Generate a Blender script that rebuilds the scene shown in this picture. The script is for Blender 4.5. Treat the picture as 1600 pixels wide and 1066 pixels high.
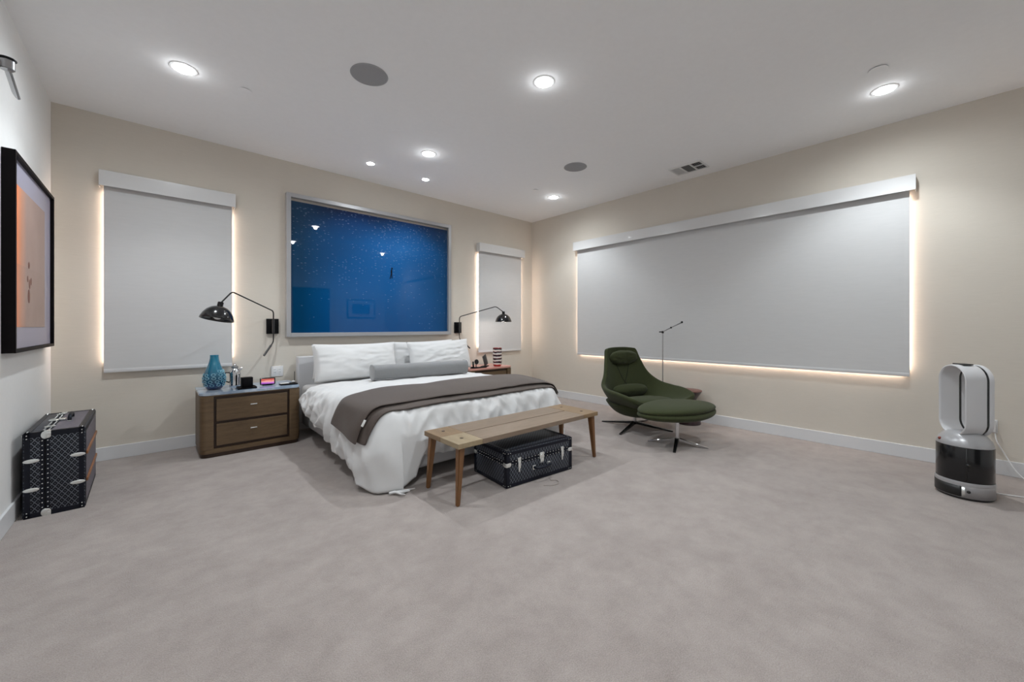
import bpy, bmesh, math, random
from mathutils import Vector, Matrix, noise
from mathutils.bvhtree import BVHTree
PI = math.pi
random.seed(7)
for o in list(bpy.data.objects): bpy.data.objects.remove(o)
SC = bpy.context.scene
COL = SC.collection

# ---------------------------------------------------------------- camera, world, exposure
cd = bpy.data.cameras.new('camera'); cam = bpy.data.objects.new('camera', cd); COL.objects.link(cam)
FPX = 612.0
cd.sensor_width = 36; cd.sensor_fit = 'HORIZONTAL'; cd.lens = 36 * FPX / 1600
cd.shift_y = -(533 - 510) / 1600.0
cd.clip_start = 0.02
cam.location = (0, 0, 1.185); cam.rotation_euler = (PI / 2, 0, -math.radians(42.2))
SC.camera = cam
w = bpy.data.worlds.new('world'); SC.world = w; w.use_nodes = True
w.node_tree.nodes['Background'].inputs[0].default_value = (.05, .06, .08, 1)
w.node_tree.nodes['Background'].inputs[1].default_value = 0.3
SC.view_settings.view_transform = 'Standard'; SC.view_settings.look = 'None'
SC.view_settings.exposure = 0.0; SC.view_settings.gamma = 1; SC.view_settings.use_curve_mapping = False
try:
    SC.cycles.max_bounces = 16; SC.cycles.diffuse_bounces = 10; SC.cycles.sample_clamp_indirect = 6
except Exception: pass
SPOT_W = 42.0
WIDE_W = 50.0
GLOW_W = .55
ACCENT_W = 14.0
STRIP = 14.0

# ---------------------------------------------------------------- materials
def srgb(r, g, b):
    f = lambda c: ((c / 255 + .055) / 1.055) ** 2.4 if c > 10 else c / 255 / 12.92
    return (f(r), f(g), f(b), 1)
def mat(name, col, rough=.6, metal=0, emit=None, es=0, spec=.5, coat=0, sheen=0, trans=0):
    m = bpy.data.materials.new(name); m.use_nodes = True
    b = m.node_tree.nodes['Principled BSDF']
    b.inputs['Base Color'].default_value = col if len(col) == 4 else (*col, 1)
    b.inputs['Roughness'].default_value = rough; b.inputs['Metallic'].default_value = metal
    b.inputs['Specular IOR Level'].default_value = spec
    b.inputs['Coat Weight'].default_value = coat; b.inputs['Coat Roughness'].default_value = .02
    b.inputs['Sheen Weight'].default_value = sheen
    b.inputs['Transmission Weight'].default_value = trans
    if emit:
        b.inputs['Emission Color'].default_value = (*emit[:3], 1); b.inputs['Emission Strength'].default_value = es
    return m
class NT:
    def __init__(s, m): s.m = m; s.t = m.node_tree; s.b = s.t.nodes['Principled BSDF']
    def n(s, k, **kw):
        x = s.t.nodes.new(k)
        for a, v in kw.items():
            if a in x.inputs.keys(): x.inputs[a].default_value = v
            else: setattr(x, a, v)
        return x
    def l(s, a, b): s.t.links.new(a, b)
    def obj(s, scale=(1, 1, 1), loc=(0, 0, 0), rot=(0, 0, 0)):
        c = s.n('ShaderNodeTexCoord'); m = s.n('ShaderNodeMapping')
        m.inputs['Scale'].default_value = scale; m.inputs['Location'].default_value = loc; m.inputs['Rotation'].default_value = rot
        s.l(c.outputs['Object'], m.inputs[0]); return m.outputs[0]
    def noise(s, vec, scale, detail=3, rough=.5):
        x = s.n('ShaderNodeTexNoise'); x.inputs['Scale'].default_value = scale; x.inputs['Detail'].default_value = detail
        x.inputs['Roughness'].default_value = rough; s.l(vec, x.inputs['Vector']); return x.outputs['Fac']
    def ramp(s, fac, stops, interp='LINEAR'):
        r = s.n('ShaderNodeValToRGB'); e = r.color_ramp; e.interpolation = interp
        while len(e.elements) < len(stops): e.elements.new(.5)
        for q, (p, c) in zip(e.elements, stops): q.position = p; q.color = c if len(c) == 4 else (*c, 1)
        s.l(fac, r.inputs[0]); return r.outputs[0]
    def math(s, op, a, b=None, c=None):
        x = s.n('ShaderNodeMath', operation=op)
        for i, v in enumerate((a, b, c)):
            if v is None: continue
            if isinstance(v, (int, float)): x.inputs[i].default_value = v
            else: s.l(v, x.inputs[i])
        return x.outputs[0]
    def mix(s, f, a, b, mode='MIX'):
        x = s.n('ShaderNodeMix', data_type='RGBA', blend_type=mode)
        for i, v in ((0, f), (6, a), (7, b)):
            if isinstance(v, (int, float)): x.inputs[i].default_value = v
            elif isinstance(v, tuple): x.inputs[i].default_value = v
            else: s.l(v, x.inputs[i])
        return x.outputs[2]
    def color(s, c): s.l(c, s.b.inputs['Base Color'])
    def bump(s, h, strength=.2, dist=.01):
        x = s.n('ShaderNodeBump'); x.inputs['Strength'].default_value = strength; x.inputs['Distance'].default_value = dist
        s.l(h, x.inputs['Height']); s.l(x.outputs[0], s.b.inputs['Normal'])
def scl(c, k): return (c[0] * k, c[1] * k, c[2] * k, 1)
def noisy(name, col, a=.92, b=1.08, scale=20, rough=.7, stretch=(1, 1, 1), bump=.1, dist=.002, **kw):
    m = mat(name, col, rough, **kw); t = NT(m); v = t.obj(stretch); f = t.noise(v, scale, 4)
    t.color(t.ramp(f, [(.3, scl(col, a)), (.7, scl(col, b))]))
    if bump: t.bump(f, bump, dist)
    return m
M = {}
M['ceiling'] = noisy('ceiling_paint', srgb(243, 243, 244), .99, 1.01, 30, .9, bump=.05)
M['white_wall'] = noisy('white_wall_paint', srgb(232, 232, 231), .99, 1.01, 30, .85, bump=.05)
m = mat('grasscloth', srgb(218, 211, 200), .85); t = NT(m)
f1 = t.noise(t.obj((3, 3, 160)), 3, 4); f2 = t.noise(t.obj((1, 1, 1)), 1.2, 3)
c = t.mix(.5, t.ramp(f1, [(.3, srgb(203, 196, 185)), (.7, srgb(214, 207, 196))]), t.ramp(f2, [(.3, srgb(204, 197, 186)), (.7, srgb(213, 206, 195))]))
t.color(c); t.bump(f1, .25, .003); M['wall'] = m
m = mat('carpet_pile', srgb(178, 166, 160), .95, sheen=.3, spec=.1); t = NT(m)
f1 = t.noise(t.obj(), 2.2, 8, .66); f2 = t.noise(t.obj(), 220, 2); f3 = t.noise(t.obj((1, 1, 1), (3, 7, 0)), 7, 8, .68)
c = t.mix(.5, t.ramp(f1, [(.36, srgb(138, 127, 123)), (.5, srgb(153, 143, 138)), (.66, srgb(170, 160, 155))]), t.ramp(f3, [(.38, srgb(138, 128, 123)), (.62, srgb(170, 160, 155))]))
c = t.mix(.35, c, t.ramp(f2, [(.35, srgb(134, 124, 120)), (.65, srgb(182, 172, 167))]))
t.color(c); t.bump(t.math('ADD', f2, t.math('MULTIPLY', f3, 2.5)), .5, .006); M['carpet'] = m
M['trim'] = mat('trim_paint', srgb(216, 217, 219), .45)
M['white'] = mat('white_lacquer', srgb(212, 212, 212), .18, coat=.5)
M['blind'] = noisy('blind_fabric', srgb(204, 204, 204), .985, 1.015, 8, .8, (1, 1, 8), bump=.03)
M['blind_bar'] = mat('blind_bar', srgb(210, 210, 211), .5)
M['led'] = mat('led_warm', (1, .8, .6), .5, emit=(1, .82, .71), es=STRIP)
M['dark'] = mat('dark_void', (.012, .012, .014), .8)
M['lens'] = mat('lamp_lens', (1, 1, 1), .5, emit=(.97, .985, 1), es=26)
M['lamp_trim'] = mat('lamp_trim', srgb(235, 235, 235), .5)
M['speaker'] = noisy('speaker_cloth', srgb(158, 158, 160), .95, 1.05, 400, .9, bump=.1)
M['plastic_white'] = mat('white_plastic', srgb(222, 222, 222), .45)
M['sheet'] = noisy('white_linen', srgb(212, 212, 212), .985, 1.01, 14, .9, bump=.12, dist=.004, sheen=.2, spec=.2)
M['pillow'] = noisy('pillow_cotton', srgb(214, 214, 214), .985, 1.01, 12, .9, bump=.12, dist=.004, sheen=.2, spec=.2)
M['headboard'] = noisy('headboard_fabric', srgb(192, 192, 194), .97, 1.03, 200, .9, bump=.1)
M['bedbase'] = noisy('base_fabric', srgb(178, 178, 180), .97, 1.03, 200, .9, bump=.1)
M['bolster'] = noisy('grey_velvet', srgb(126, 127, 128), .96, 1.04, 90, .8, bump=.1, sheen=.5)
m = noisy('brown_quilt', srgb(76, 65, 59), .93, 1.07, 60, .75, bump=.15, sheen=.15); M['throw'] = m
M['tag'] = mat('tag_white', srgb(220, 220, 218), .6)
def wood(name, c1, c2, c3, stretch, rough=.45, sc=4):
    m = mat(name, c2, rough); t = NT(m); v = t.obj(stretch)
    f = t.noise(v, sc, 5, .6); g = t.noise(v, sc * 6, 3)
    t.color(t.mix(.3, t.ramp(f, [(.25, c1), (.5, c2), (.75, c3)]), t.ramp(g, [(.35, c1), (.65, c3)])))
    t.bump(g, .06, .002); return m
M['oak'] = wood('nightstand_oak', srgb(84, 66, 46), srgb(98, 78, 55), srgb(110, 89, 64), (1, 1, 9), sc=5)
M['oak_dark'] = wood('nightstand_reveal', srgb(40, 24, 12), srgb(50, 31, 17), srgb(60, 38, 22), (1, 1, 9))
M['bench_x'] = wood('bench_plank_wood', srgb(112, 96, 80), srgb(127, 109, 92), srgb(138, 120, 103), (1, 12, 12), sc=3)
M['bench_y'] = wood('bench_end_wood', srgb(112, 90, 64), srgb(130, 106, 78), srgb(144, 120, 92), (12, 1, 12), sc=3)
M['bench_pale'] = wood('bench_pale_wood', srgb(134, 118, 92), srgb(148, 131, 104), srgb(160, 143, 116), (12, 1, 12), sc=3)
M['bench_leg'] = wood('bench_leg_wood', srgb(96, 64, 36), srgb(116, 80, 48), srgb(132, 94, 60), (12, 12, 1), sc=3)
m = mat('nightstand_stone', srgb(150, 168, 190), .15, coat=.3); t = NT(m)
f = t.noise(t.obj((1, 2, 1)), 5, 6, .6); t.color(t.ramp(f, [(.3, srgb(132, 152, 176)), (.5, srgb(158, 176, 196)), (.56, srgb(188, 200, 212)), (.7, srgb(150, 168, 190))])); M['stone'] = m
M['stone_red_lit'] = noisy('nightstand_stone_red_lit', srgb(214, 158, 146), .95, 1.06, 7, .2)  # pink tint puts the red light off the vase into the stone colour
M['black'] = mat('black_metal', (.006, .006, .007), .34, 0, spec=.35)
M['black_gloss'] = mat('black_gloss', (.008, .008, .009), .17, spec=.5, coat=.25)
M['black_matte'] = mat('black_matte', (.003, .003, .004), .6, spec=.12)
M['bulb'] = mat('bulb_frosted', (.8, .8, .78), .3)
M['bulb_on'] = mat('bulb_lit', (1, 1, 1), .3, emit=(1, .95, .88), es=6)
M['chrome'] = mat('chrome', (.62, .62, .63), .12, 1)
M['steel'] = mat('brushed_steel', (.42, .42, .43), .3, 1)
M['nickel'] = mat('pale_nickel', (.80, .82, .80), .25, .75)
M['green'] = noisy('green_felt', srgb(54, 59, 36), .9, 1.1, 120, .9, bump=.15, sheen=.08, spec=.2)
M['seam'] = noisy('green_piping', srgb(28, 33, 18), .9, 1.1, 120, .9, bump=0)
M['stool'] = mat('stool_lacquer', srgb(40, 10, 14), .3, coat=.4)
M['stool_top'] = mat('stool_top', srgb(96, 60, 54), .35)
M['fan_white'] = mat('fan_white', srgb(205, 205, 207), .35)
M['fan_silver'] = mat('fan_silver', srgb(176, 176, 178), .3, .25)
M['fan_inner'] = mat('fan_inner', srgb(176, 178, 182), .5)
M['fan_dark'] = mat('fan_smoked', (.008, .008, .009), .18, spec=.4, coat=.25)
M['fan_black'] = mat('fan_black', (.012, .012, .012), .4)
M['red'] = mat('copper_red', srgb(120, 50, 42), .35, .4)
# suitcase lattice print
m = mat('lattice_canvas', (.02, .022, .03), .42, spec=.25); t = NT(m)
tc = t.n('ShaderNodeTexCoord'); sp = t.n('ShaderNodeSeparateXYZ'); t.l(tc.outputs['Object'], sp.inputs[0])
sn = t.n('ShaderNodeSeparateXYZ'); t.l(tc.outputs['Normal'], sn.inputs[0])
X, Y = sp.outputs[0], sp.outputs[1]; Z = t.math('MULTIPLY', sp.outputs[2], .72); nx = t.math('GREATER_THAN', t.math('ABSOLUTE', sn.outputs[0]), .6)
s1 = t.math('ADD', X, t.math('ADD', Y, Z))
s2a = t.math('SUBTRACT', X, t.math('ADD', Y, Z)); s2b = t.math('SUBTRACT', Y, Z)
s2 = t.math('ADD', t.math('MULTIPLY', s2b, nx), t.math('MULTIPLY', s2a, t.math('SUBTRACT', 1, nx)))
K = 36
def tri(a): return t.math('ABSOLUTE', t.math('SUBTRACT', t.math('FRACT', t.math('MULTIPLY', a, K)), .5))
a, b = tri(s1), tri(s2)
line = t.math('MAXIMUM', t.math('GREATER_THAN', a, .405), t.math('GREATER_THAN', b, .405))
dot = t.math('LESS_THAN', t.math('ADD', t.math('MULTIPLY', a, a), t.math('MULTIPLY', b, b)), .012)
pat = t.math('MAXIMUM', line, dot)
t.color(t.mix(pat, (.003, .004, .009, 1), (.13, .14, .165, 1))); M['lattice'] = m
M['leather'] = mat('black_leather', (.003, .0045, .012), .38, spec=.3)
M['grey_canvas'] = noisy('grey_canvas', srgb(104, 99, 108), .85, 1.15, 90, .55, bump=.1)
M['rib'] = wood('rib_wood', srgb(120, 76, 48), srgb(146, 98, 64), srgb(160, 112, 76), (12, 1, 12))

# ---------------------------------------------------------------- mesh building
class B:
    def __init__(s): s.bm = bmesh.new()
    def _merge(s, b2, M4=None):
        if M4 is not None: bmesh.ops.transform(b2, matrix=M4, verts=b2.verts)
        me = bpy.data.meshes.new('tmp'); b2.to_mesh(me); b2.free(); s.bm.from_mesh(me); bpy.data.meshes.remove(me); return s
    def box(s, c, d, bev=0, seg=2, rot=None):
        b = bmesh.new(); bmesh.ops.create_cube(b, size=1)
        bmesh.ops.scale(b, vec=d, verts=b.verts)
        if bev: bmesh.ops.bevel(b, geom=list(b.edges), offset=bev, segments=seg, affect='EDGES', profile=.5)
        m = Matrix.Translation(c)
        if rot is not None: m = m @ rot
        return s._merge(b, m)
    def cyl(s, c, r, h, seg=32, r2=None, rot=None, bev=0):
        b = bmesh.new(); bmesh.ops.create_cone(b, cap_ends=True, segments=seg, radius1=r, radius2=r if r2 is None else r2, depth=h)
        if bev:
            es = [e for e in b.edges if len(e.link_faces) == 2 and any(len(f.verts) > 4 for f in e.link_faces)]
            bmesh.ops.bevel(b, geom=es, offset=bev, segments=2, affect='EDGES')
        m = Matrix.Translation(c)
        if rot is not None: m = m @ rot
        return s._merge(b, m)
    def sph(s, c, r, u=16, v=10, scale=(1, 1, 1)):
        b = bmesh.new(); bmesh.ops.create_uvsphere(b, u_segments=u, v_segments=v, radius=r)
        return s._merge(b, Matrix.Translation(c) @ Matrix.Diagonal((*scale, 1)))
    def lathe(s, prof, seg=40, c=(0, 0, 0), M4=None, cap=False):
        b = bmesh.new(); rings = []
        for r, z in prof:
            if r < 1e-6: rings.append([b.verts.new((0, 0, z))])
            else: rings.append([b.verts.new((r * math.cos(2 * PI * i / seg), r * math.sin(2 * PI * i / seg), z)) for i in range(seg)])
        for A, C in zip(rings, rings[1:]):
            for i in range(seg):
                j = (i + 1) % seg
                if len(A) == 1 and len(C) == 1: continue
                if len(A) == 1: b.faces.new((A[0], C[j], C[i])) if True else 0
                elif len(C) == 1: b.faces.new((A[i], A[j], C[0]))
                else: b.faces.new((A[i], A[j], C[j], C[i]))
        bmesh.ops.recalc_face_normals(b, faces=b.faces)
        m = Matrix.Translation(c)
        if M4 is not None: m = m @ M4
        return s._merge(b, m)
    def tube(s, pts, r, seg=10, rr=None):
        pts = [Vector(p) for p in pts]; b = bmesh.new(); rings = []
        up = None
        for i, p in enumerate(pts):
            d = ((pts[min(i + 1, len(pts) - 1)] - pts[max(i - 1, 0)])).normalized()
            if up is None: up = d.orthogonal().normalized()
            up = (up - d * up.dot(d)).normalized(); q = d.cross(up)
            R = r if rr is None else rr[i]
            rings.append([b.verts.new(p + (up * math.cos(2 * PI * k / seg) + q * math.sin(2 * PI * k / seg)) * R) for k in range(seg)])
        for A, C in zip(rings, rings[1:]):
            for k in range(seg): b.faces.new((A[k], A[(k + 1) % seg], C[(k + 1) % seg], C[k]))
        b.faces.new(rings[0][::-1]); b.faces.new(rings[-1])
        bmesh.ops.recalc_face_normals(b, faces=b.faces)
        return s._merge(b)
    def prism(s, poly, z0, z1, bev=0, M4=None, seg=2):
        b = bmesh.new(); vs = [b.verts.new((x, y, z0)) for x, y in poly]; f = b.faces.new(vs)
        r = bmesh.ops.extrude_face_region(b, geom=[f]); bmesh.ops.translate(b, vec=(0, 0, z1 - z0), verts=[v for v in r['geom'] if isinstance(v, bmesh.types.BMVert)])
        bmesh.ops.recalc_face_normals(b, faces=b.faces)
        if bev:
            es = [e for e in b.edges if abs(e.verts[0].co.z - e.verts[1].co.z) < 1e-6]
            bmesh.ops.bevel(b, geom=es, offset=bev, segments=seg, affect='EDGES')
        return s._merge(b, M4)
    def grid(s, fn, nu, nv, closeu=False):
        b = bmesh.new()
        V = [[b.verts.new(fn(i / nu, j / nv)) for j in range(nv + 1)] for i in range(nu if closeu else nu + 1)]
        n = len(V)
        for i in range(n if closeu else n - 1):
            for j in range(nv):
                b.faces.new((V[i][j], V[(i + 1) % n][j], V[(i + 1) % n][j + 1], V[i][j + 1]))
        return s._merge(b)
    def xf(s, m): bmesh.ops.transform(s.bm, matrix=m, verts=s.bm.verts); return s
    def obj(s, name, mt, parent=None, smooth=True, solid=0, sub=0, off=0, label=None):
        me = bpy.data.meshes.new(name); s.bm.to_mesh(me); s.bm.free()
        me.materials.append(mt if not isinstance(mt, str) else M[mt])
        o = bpy.data.objects.new(name, me); COL.objects.link(o)
        if smooth:
            me.shade_smooth()
            try: me.set_sharp_from_angle(angle=math.radians(38))
            except Exception: pass
        if solid:
            md = o.modifiers.new('solid', 'SOLIDIFY'); md.thickness = solid; md.offset = off
        if sub:
            md = o.modifiers.new('sub', 'SUBSURF'); md.levels = sub; md.render_levels = sub
        if parent: o.parent = parent
        if label: o['label'] = label
        return o
def thing(name, label, cat, loc=(0, 0, 0), rz=0, group=None):
    o = bpy.data.objects.new(name, None); COL.objects.link(o); o.empty_display_size = .1
    o.location = loc; o.rotation_euler = (0, 0, rz); return tag(o, label, cat, group)
def tag(o, label, cat, group=None):
    o['label'] = label; o['category'] = cat
    if group: o['group'] = group
    return o
def struct(o): o['kind'] = 'structure'; return o
RX = lambda a: Matrix.Rotation(a, 4, 'X'); RY = lambda a: Matrix.Rotation(a, 4, 'Y'); RZ = lambda a: Matrix.Rotation(a, 4, 'Z')

# ---------------------------------------------------------------- room shell
XL, XR, YB, YF, HT = -.652, 5.0, 4.98, -1.23, 3.05
def quadbox(x0, x1, y0, y1, z0, z1): return ((x0 + x1) / 2, (y0 + y1) / 2, (z0 + z1) / 2), (x1 - x0, y1 - y0, z1 - z0)
floor = struct(B().box(*quadbox(XL - .1, XR + .1, YF - .1, YB + .1, -.1, 0)).obj('floor', 'carpet', smooth=False))
ceil = struct(B().box(*quadbox(XL - .1, XR + .1, YF - .1, YB + .1, HT, HT + .1)).obj('ceiling', 'ceiling', smooth=False))
struct(B().box(*quadbox(XL - .1, XL, YF, YB, 0, HT)).obj('wall_left', 'white_wall', smooth=False))
def wall_holes(name, axis, pos, thick, a0, a1, holes, mt):
    b = B(); holes = sorted(holes); cur = a0
    def put(u0, u1, z0, z1):
        if axis == 'y': b.box(*quadbox(u0, u1, pos, pos + thick, z0, z1))
        else: b.box(*quadbox(pos, pos + thick, u0, u1, z0, z1))
    for (u0, u1, z0, z1) in holes:
        if u0 > cur: put(cur, u0, 0, HT)
        if z0 > 0: put(u0, u1, 0, z0)
        put(u0, u1, z1, HT); cur = u1
    put(cur, a1, 0, HT)
    return struct(b.obj(name, mt, smooth=False))
W1 = (-.24, .47, .88, 2.36); W2 = (3.86, 4.60, .88, 2.36); W3 = (.33, 3.80, .86, 2.36)
wall_holes('wall_back', 'y', YB, .1, XL - .1, XR + .1, [W1, W2], 'wall')
wall_holes('wall_right', 'x', XR, .1, YF, YB, [W3], 'wall')
DR = (2.56, 3.46)
b = B()
for u0, u1, z0, z1 in ((XL - .1, DR[0], 0, HT), (DR[0], DR[1], 2.2, HT), (DR[1], XR + .1, 0, HT)):
    b.box(*quadbox(u0, u1, YF - .1, YF, z0, z1))
struct(b.obj('wall_rear', 'white_wall', smooth=False))
def base(name, x0, x1, y0, y1):
    b = B(); b.box(*quadbox(x0, x1, y0, y1, 0, .118), bev=.003); return struct(b.obj(name, 'trim', smooth=False))
base('baseboard_left', XL, XL + .014, YF + .015, YB - .015)
base('baseboard_back', XL, XR, YB - .014, YB)
base('baseboard_right', XR - .014, XR, YF + .015, YB - .015)
base('baseboard_rear', XL, DR[0] - .09, YF, YF + .014)
base('baseboard_rear_right', DR[1] + .09, XR, YF, YF + .014)
# door in the rear wall (seen only as a reflection)
d = struct(B().box(*quadbox(DR[0] + .005, DR[1] - .005, YF - .06, YF - .02, .01, 2.19), bev=.003).obj('door_1', noisy('door_stain', srgb(40, 38, 40), .9, 1.1, 6, .4, (9, 9, 1)), smooth=False))
B().cyl((DR[0] + .07, YF - .012, 1.0), .025, .015, rot=RX(PI / 2)).tube([(DR[0] + .07, YF - .01, 1.0), (DR[0] + .07, YF + .03, 1.0), (DR[0] + .18, YF + .03, 1.0)], .009).obj('door_handle', 'chrome', d)
b = B()
for u0, u1, z0, z1 in ((DR[0] - .08, DR[0], 0, 2.28), (DR[1], DR[1] + .08, 0, 2.28), (DR[0], DR[1], 2.2, 2.28)): b.box(*quadbox(u0, u1, YF, YF + .015, z0, z1))
struct(b.obj('trim_1', 'trim', smooth=False))
# windows: frame and night glass behind the blinds
def window(name, axis, pos, hole):
    u0, u1, z0, z1 = hole; fr = B(); gl = B()
    def put(bb, a, c, e, f, p0, p1):
        if axis == 'y': bb.box(*quadbox(a, c, pos + p0, pos + p1, e, f))
        else: bb.box(*quadbox(pos + p0, pos + p1, a, c, e, f))
    for a, c, e, f in ((u0, u0 + .05, z0, z1), (u1 - .05, u1, z0, z1), (u0 + .05, u1 - .05, z0, z0 + .05), (u0 + .05, u1 - .05, z1 - .05, z1)): put(fr, a, c, e, f, .05, .09)
    n = 3 if u1 - u0 > 2 else 1
    for k in range(1, n): x = u0 + (u1 - u0) * k / n; put(fr, x - .025, x + .025, z0 + .05, z1 - .05, .05, .09)
    put(gl, u0 + .05, u1 - .05, z0 + .05, z1 - .05, .065, .075)
    f = struct(fr.obj(name, 'trim', smooth=False)); gl.obj('window_glass', mat(name + '_pane', (.02, .025, .035), .05), f, smooth=False)
window('window_1', 'y', YB, W1); window('window_2', 'y', YB, W2); window('window_3', 'x', XR, W3)

# ---------------------------------------------------------------- ceiling fittings
def spot(parent, loc, W, ang, blend, r, aim=(0, 0, -1), col=(.90, .965, 1.0)):
    l = bpy.data.lights.new('downlight_beam', 'SPOT'); l.energy = W; l.spot_size = math.radians(ang); l.spot_blend = blend; l.shadow_soft_size = r; l.color = col
    o = bpy.data.objects.new('downlight_beam', l); COL.objects.link(o); o.parent = parent; o.location = loc
    o.rotation_euler = Vector(aim).to_track_quat('-Z', 'Y').to_euler(); return o
DL = [(.144, 3.693, 'recessed round ceiling light nearest the left wall, above the window blind'),
      (2.175, 3.739, 'recessed round ceiling light above the bed, between two smaller spots and the ceiling speaker'),
      (4.24, 3.783, 'recessed round ceiling light nearest the far corner'),
      (2.188, 2.049, 'large bright recessed ceiling light at the middle of the ceiling'),
      (4.245, .315, 'recessed round ceiling light above the wide window, nearest the right edge'),
      (2.2, .35, 'recessed round ceiling light just in front of the camera'),
      (.144, .35, 'recessed round ceiling light above the camera')]
def downlight(x, y, label, r, W, ang, blend, aim=(0, 0, -1), rad=.035, group='recessed ceiling lights'):
    t = thing('recessed_light', label, 'ceiling light', (x, y, HT), group=group)
    B().lathe([(r * 1.02, 0), (r * 1.22, 0), (r * 1.2, -.004), (r * 1.0, -.006), (r * .98, -.002)], 48).obj('trim_ring', 'lamp_trim', t)
    B().lathe([(r, -.003), (r * .93, -.009), (r * .6, -.013), (0, -.014)], 48).obj('lens', 'lens', t)
    if W: spot(t, (0, 0, -.03), W, ang, blend, rad, aim)
    return t
LEVEL = [1, 1, .8, .8, 1, 1, 1]
for i, (x, y, l) in enumerate(DL):
    t = downlight(x, y, l, .066, SPOT_W * LEVEL[i], 114, .5)
    spot(t, (0, 0, -.028), WIDE_W * LEVEL[i], 174, 1.0, .035)
    a = bpy.data.lights.new('lamp_glow', 'POINT'); a.energy = GLOW_W; a.shadow_soft_size = .02; a.color = (.94, .98, 1.0)
    o = bpy.data.objects.new('lamp_glow', a); COL.objects.link(o); o.parent = t; o.location = (0, 0, -.045)
for x, y, l in ((1.809, 4.402, 'small recessed accent light left of centre above the blue picture'), (2.522, 4.412, 'small recessed accent light right of centre above the blue picture')):
    downlight(x, y, l, .042, ACCENT_W, 90, .5, (0.0, .2, -1), .02, 'small accent lights')
def cspeaker(x, y, label):
    t = thing('ceiling_speaker', label, 'speaker', (x, y, HT), group='round ceiling speakers')
    B().lathe([(.131, 0), (.133, -.003), (.124, -.006), (.122, -.003)], 56).obj('rim', mat('speaker_rim', srgb(165, 165, 167), .7), t)
    B().lathe([(.123, -.002), (.122, -.005), (.06, -.007), (0, -.0075)], 56).obj('grille', 'speaker', t)
cspeaker(1.167, 2.862, 'larger looking round grey ceiling speaker, above the left side of the bed')
cspeaker(3.628, 2.898, 'round grey ceiling speaker beyond the middle light, left of the air vent')
def cover(x, y, r, label):
    t = thing('sprinkler_cover', label, 'ceiling cover', (x, y, HT), group='white ceiling cover discs')
    B().lathe([(r * .8, 0), (r * .8, -.005)], 40).obj('shadow_gap', mat('cover_gap', srgb(110, 110, 110), .8), t)
    B().lathe([(r * .9, -.004), (r, -.006), (r * .98, -.009), (0, -.010)], 40).obj('disc', 'ceiling', t)
cover(.516, 3.707, .046, 'small white ceiling cover disc between the left light and the left speaker')
cover(3.873, .321, .055, 'white ceiling cover disc beside the right ceiling light')
cover(3.839, 3.752, .04, 'small white ceiling cover disc beside the light near the far corner')
# air vent
t = thing('air_vent', 'white rectangular ceiling air vent with louvred sections near the right wall', 'vent', (4.64, 2.02, HT))
b = B(); x0, x1, y0, y1 = -.13, .13, -.185, .185
for q in (((x0, x0 + .018, y0, y1)), ((x1 - .018, x1, y0, y1)), ((x0 + .018, x1 - .018, y0, y0 + .018)), ((x0 + .018, x1 - .018, y1 - .018, y1)), ((x0 + .018, x1 - .018, -.065, -.05)), ((x0 + .018, x1 - .018, .052, .067)), ((-.007, .007, y0 + .018, -.065))):
    b.box(*quadbox(q[0], q[1], q[2], q[3], -.01, 0), bev=.002)
b.obj('vent_frame', 'plastic_white', t, smooth=False)
B().box(*quadbox(x0 + .01, x1 - .01, y0 + .01, y1 - .01, -.002, -.0005)).obj('duct_opening', 'dark', t, smooth=False)
for (ya, yb, n, tilt) in ((-.167, -.065, 5, 1.2), (-.05, .052, 7, .65), (.067, .167, 8, .25)):
    for k in range(n):
        y = ya + (yb - ya) * (k + .5) / n
        B().box((0, y, -.006), (x1 - x0 - .036, .004 if tilt > 1 else .012, .0012), rot=RX(tilt)).obj('slat', 'plastic_white', t, smooth=False)

# ---------------------------------------------------------------- roller blinds
def blind(name_label, axis, u0, u1, v0, v1, wallpos, zt, zb, bottom_led, sill):
    # u0,u1 shade edges; v0,v1 valance edges ; wallpos = wall plane ; built in world space around an empty
    mid = (u0 + u1) / 2
    loc = (mid, wallpos, 0) if axis == 'y' else (wallpos, mid, 0)
    t = thing('roller_blind', name_label, 'blind', loc, 0, 'light grey roller blinds')
    def bx(bb, a, c, p0, p1, e, f, **k):   # p = distance out from wall
        if axis == 'y': return bb.box(*quadbox(a - mid, c - mid, -p1, -p0, e, f), **k)
        return bb.box(*quadbox(-p1, -p0, a - mid, c - mid, e, f), **k)
    bx(B(), v0, v1, .082, .086, zt, zt + .135, bev=.0015).obj('valance', 'white', t, smooth=False)
    bx(B(), v0 + .002, v1 - .002, .001, .082, zt + .131, zt + .135).obj('valance_top', 'white', t, smooth=False)
    for a, c in ((v0, v0 + .004), (v1 - .004, v1)): bx(B(), a, c, .001, .082, zt, zt + .131).obj('end_cap', 'white', t, smooth=False)
    r = B(); L = u1 - u0
    if axis == 'y': r.cyl((0, -.045, zt + .07), .028, L, rot=RY(PI / 2))
    else: r.cyl((-.045, 0, zt + .07), .028, L, rot=RX(PI / 2))
    r.obj('roller_tube', 'blind_bar', t)
    bx(B(), u0, u1, .032, .034, zb + .03, zt + .07).obj('shade', 'blind', t, smooth=False)
    bx(B(), u0, u1, .026, .038, zb, zb + .032, bev=.003).obj('bottom_bar', 'blind_bar', t)
    return t, bx, mid
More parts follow.
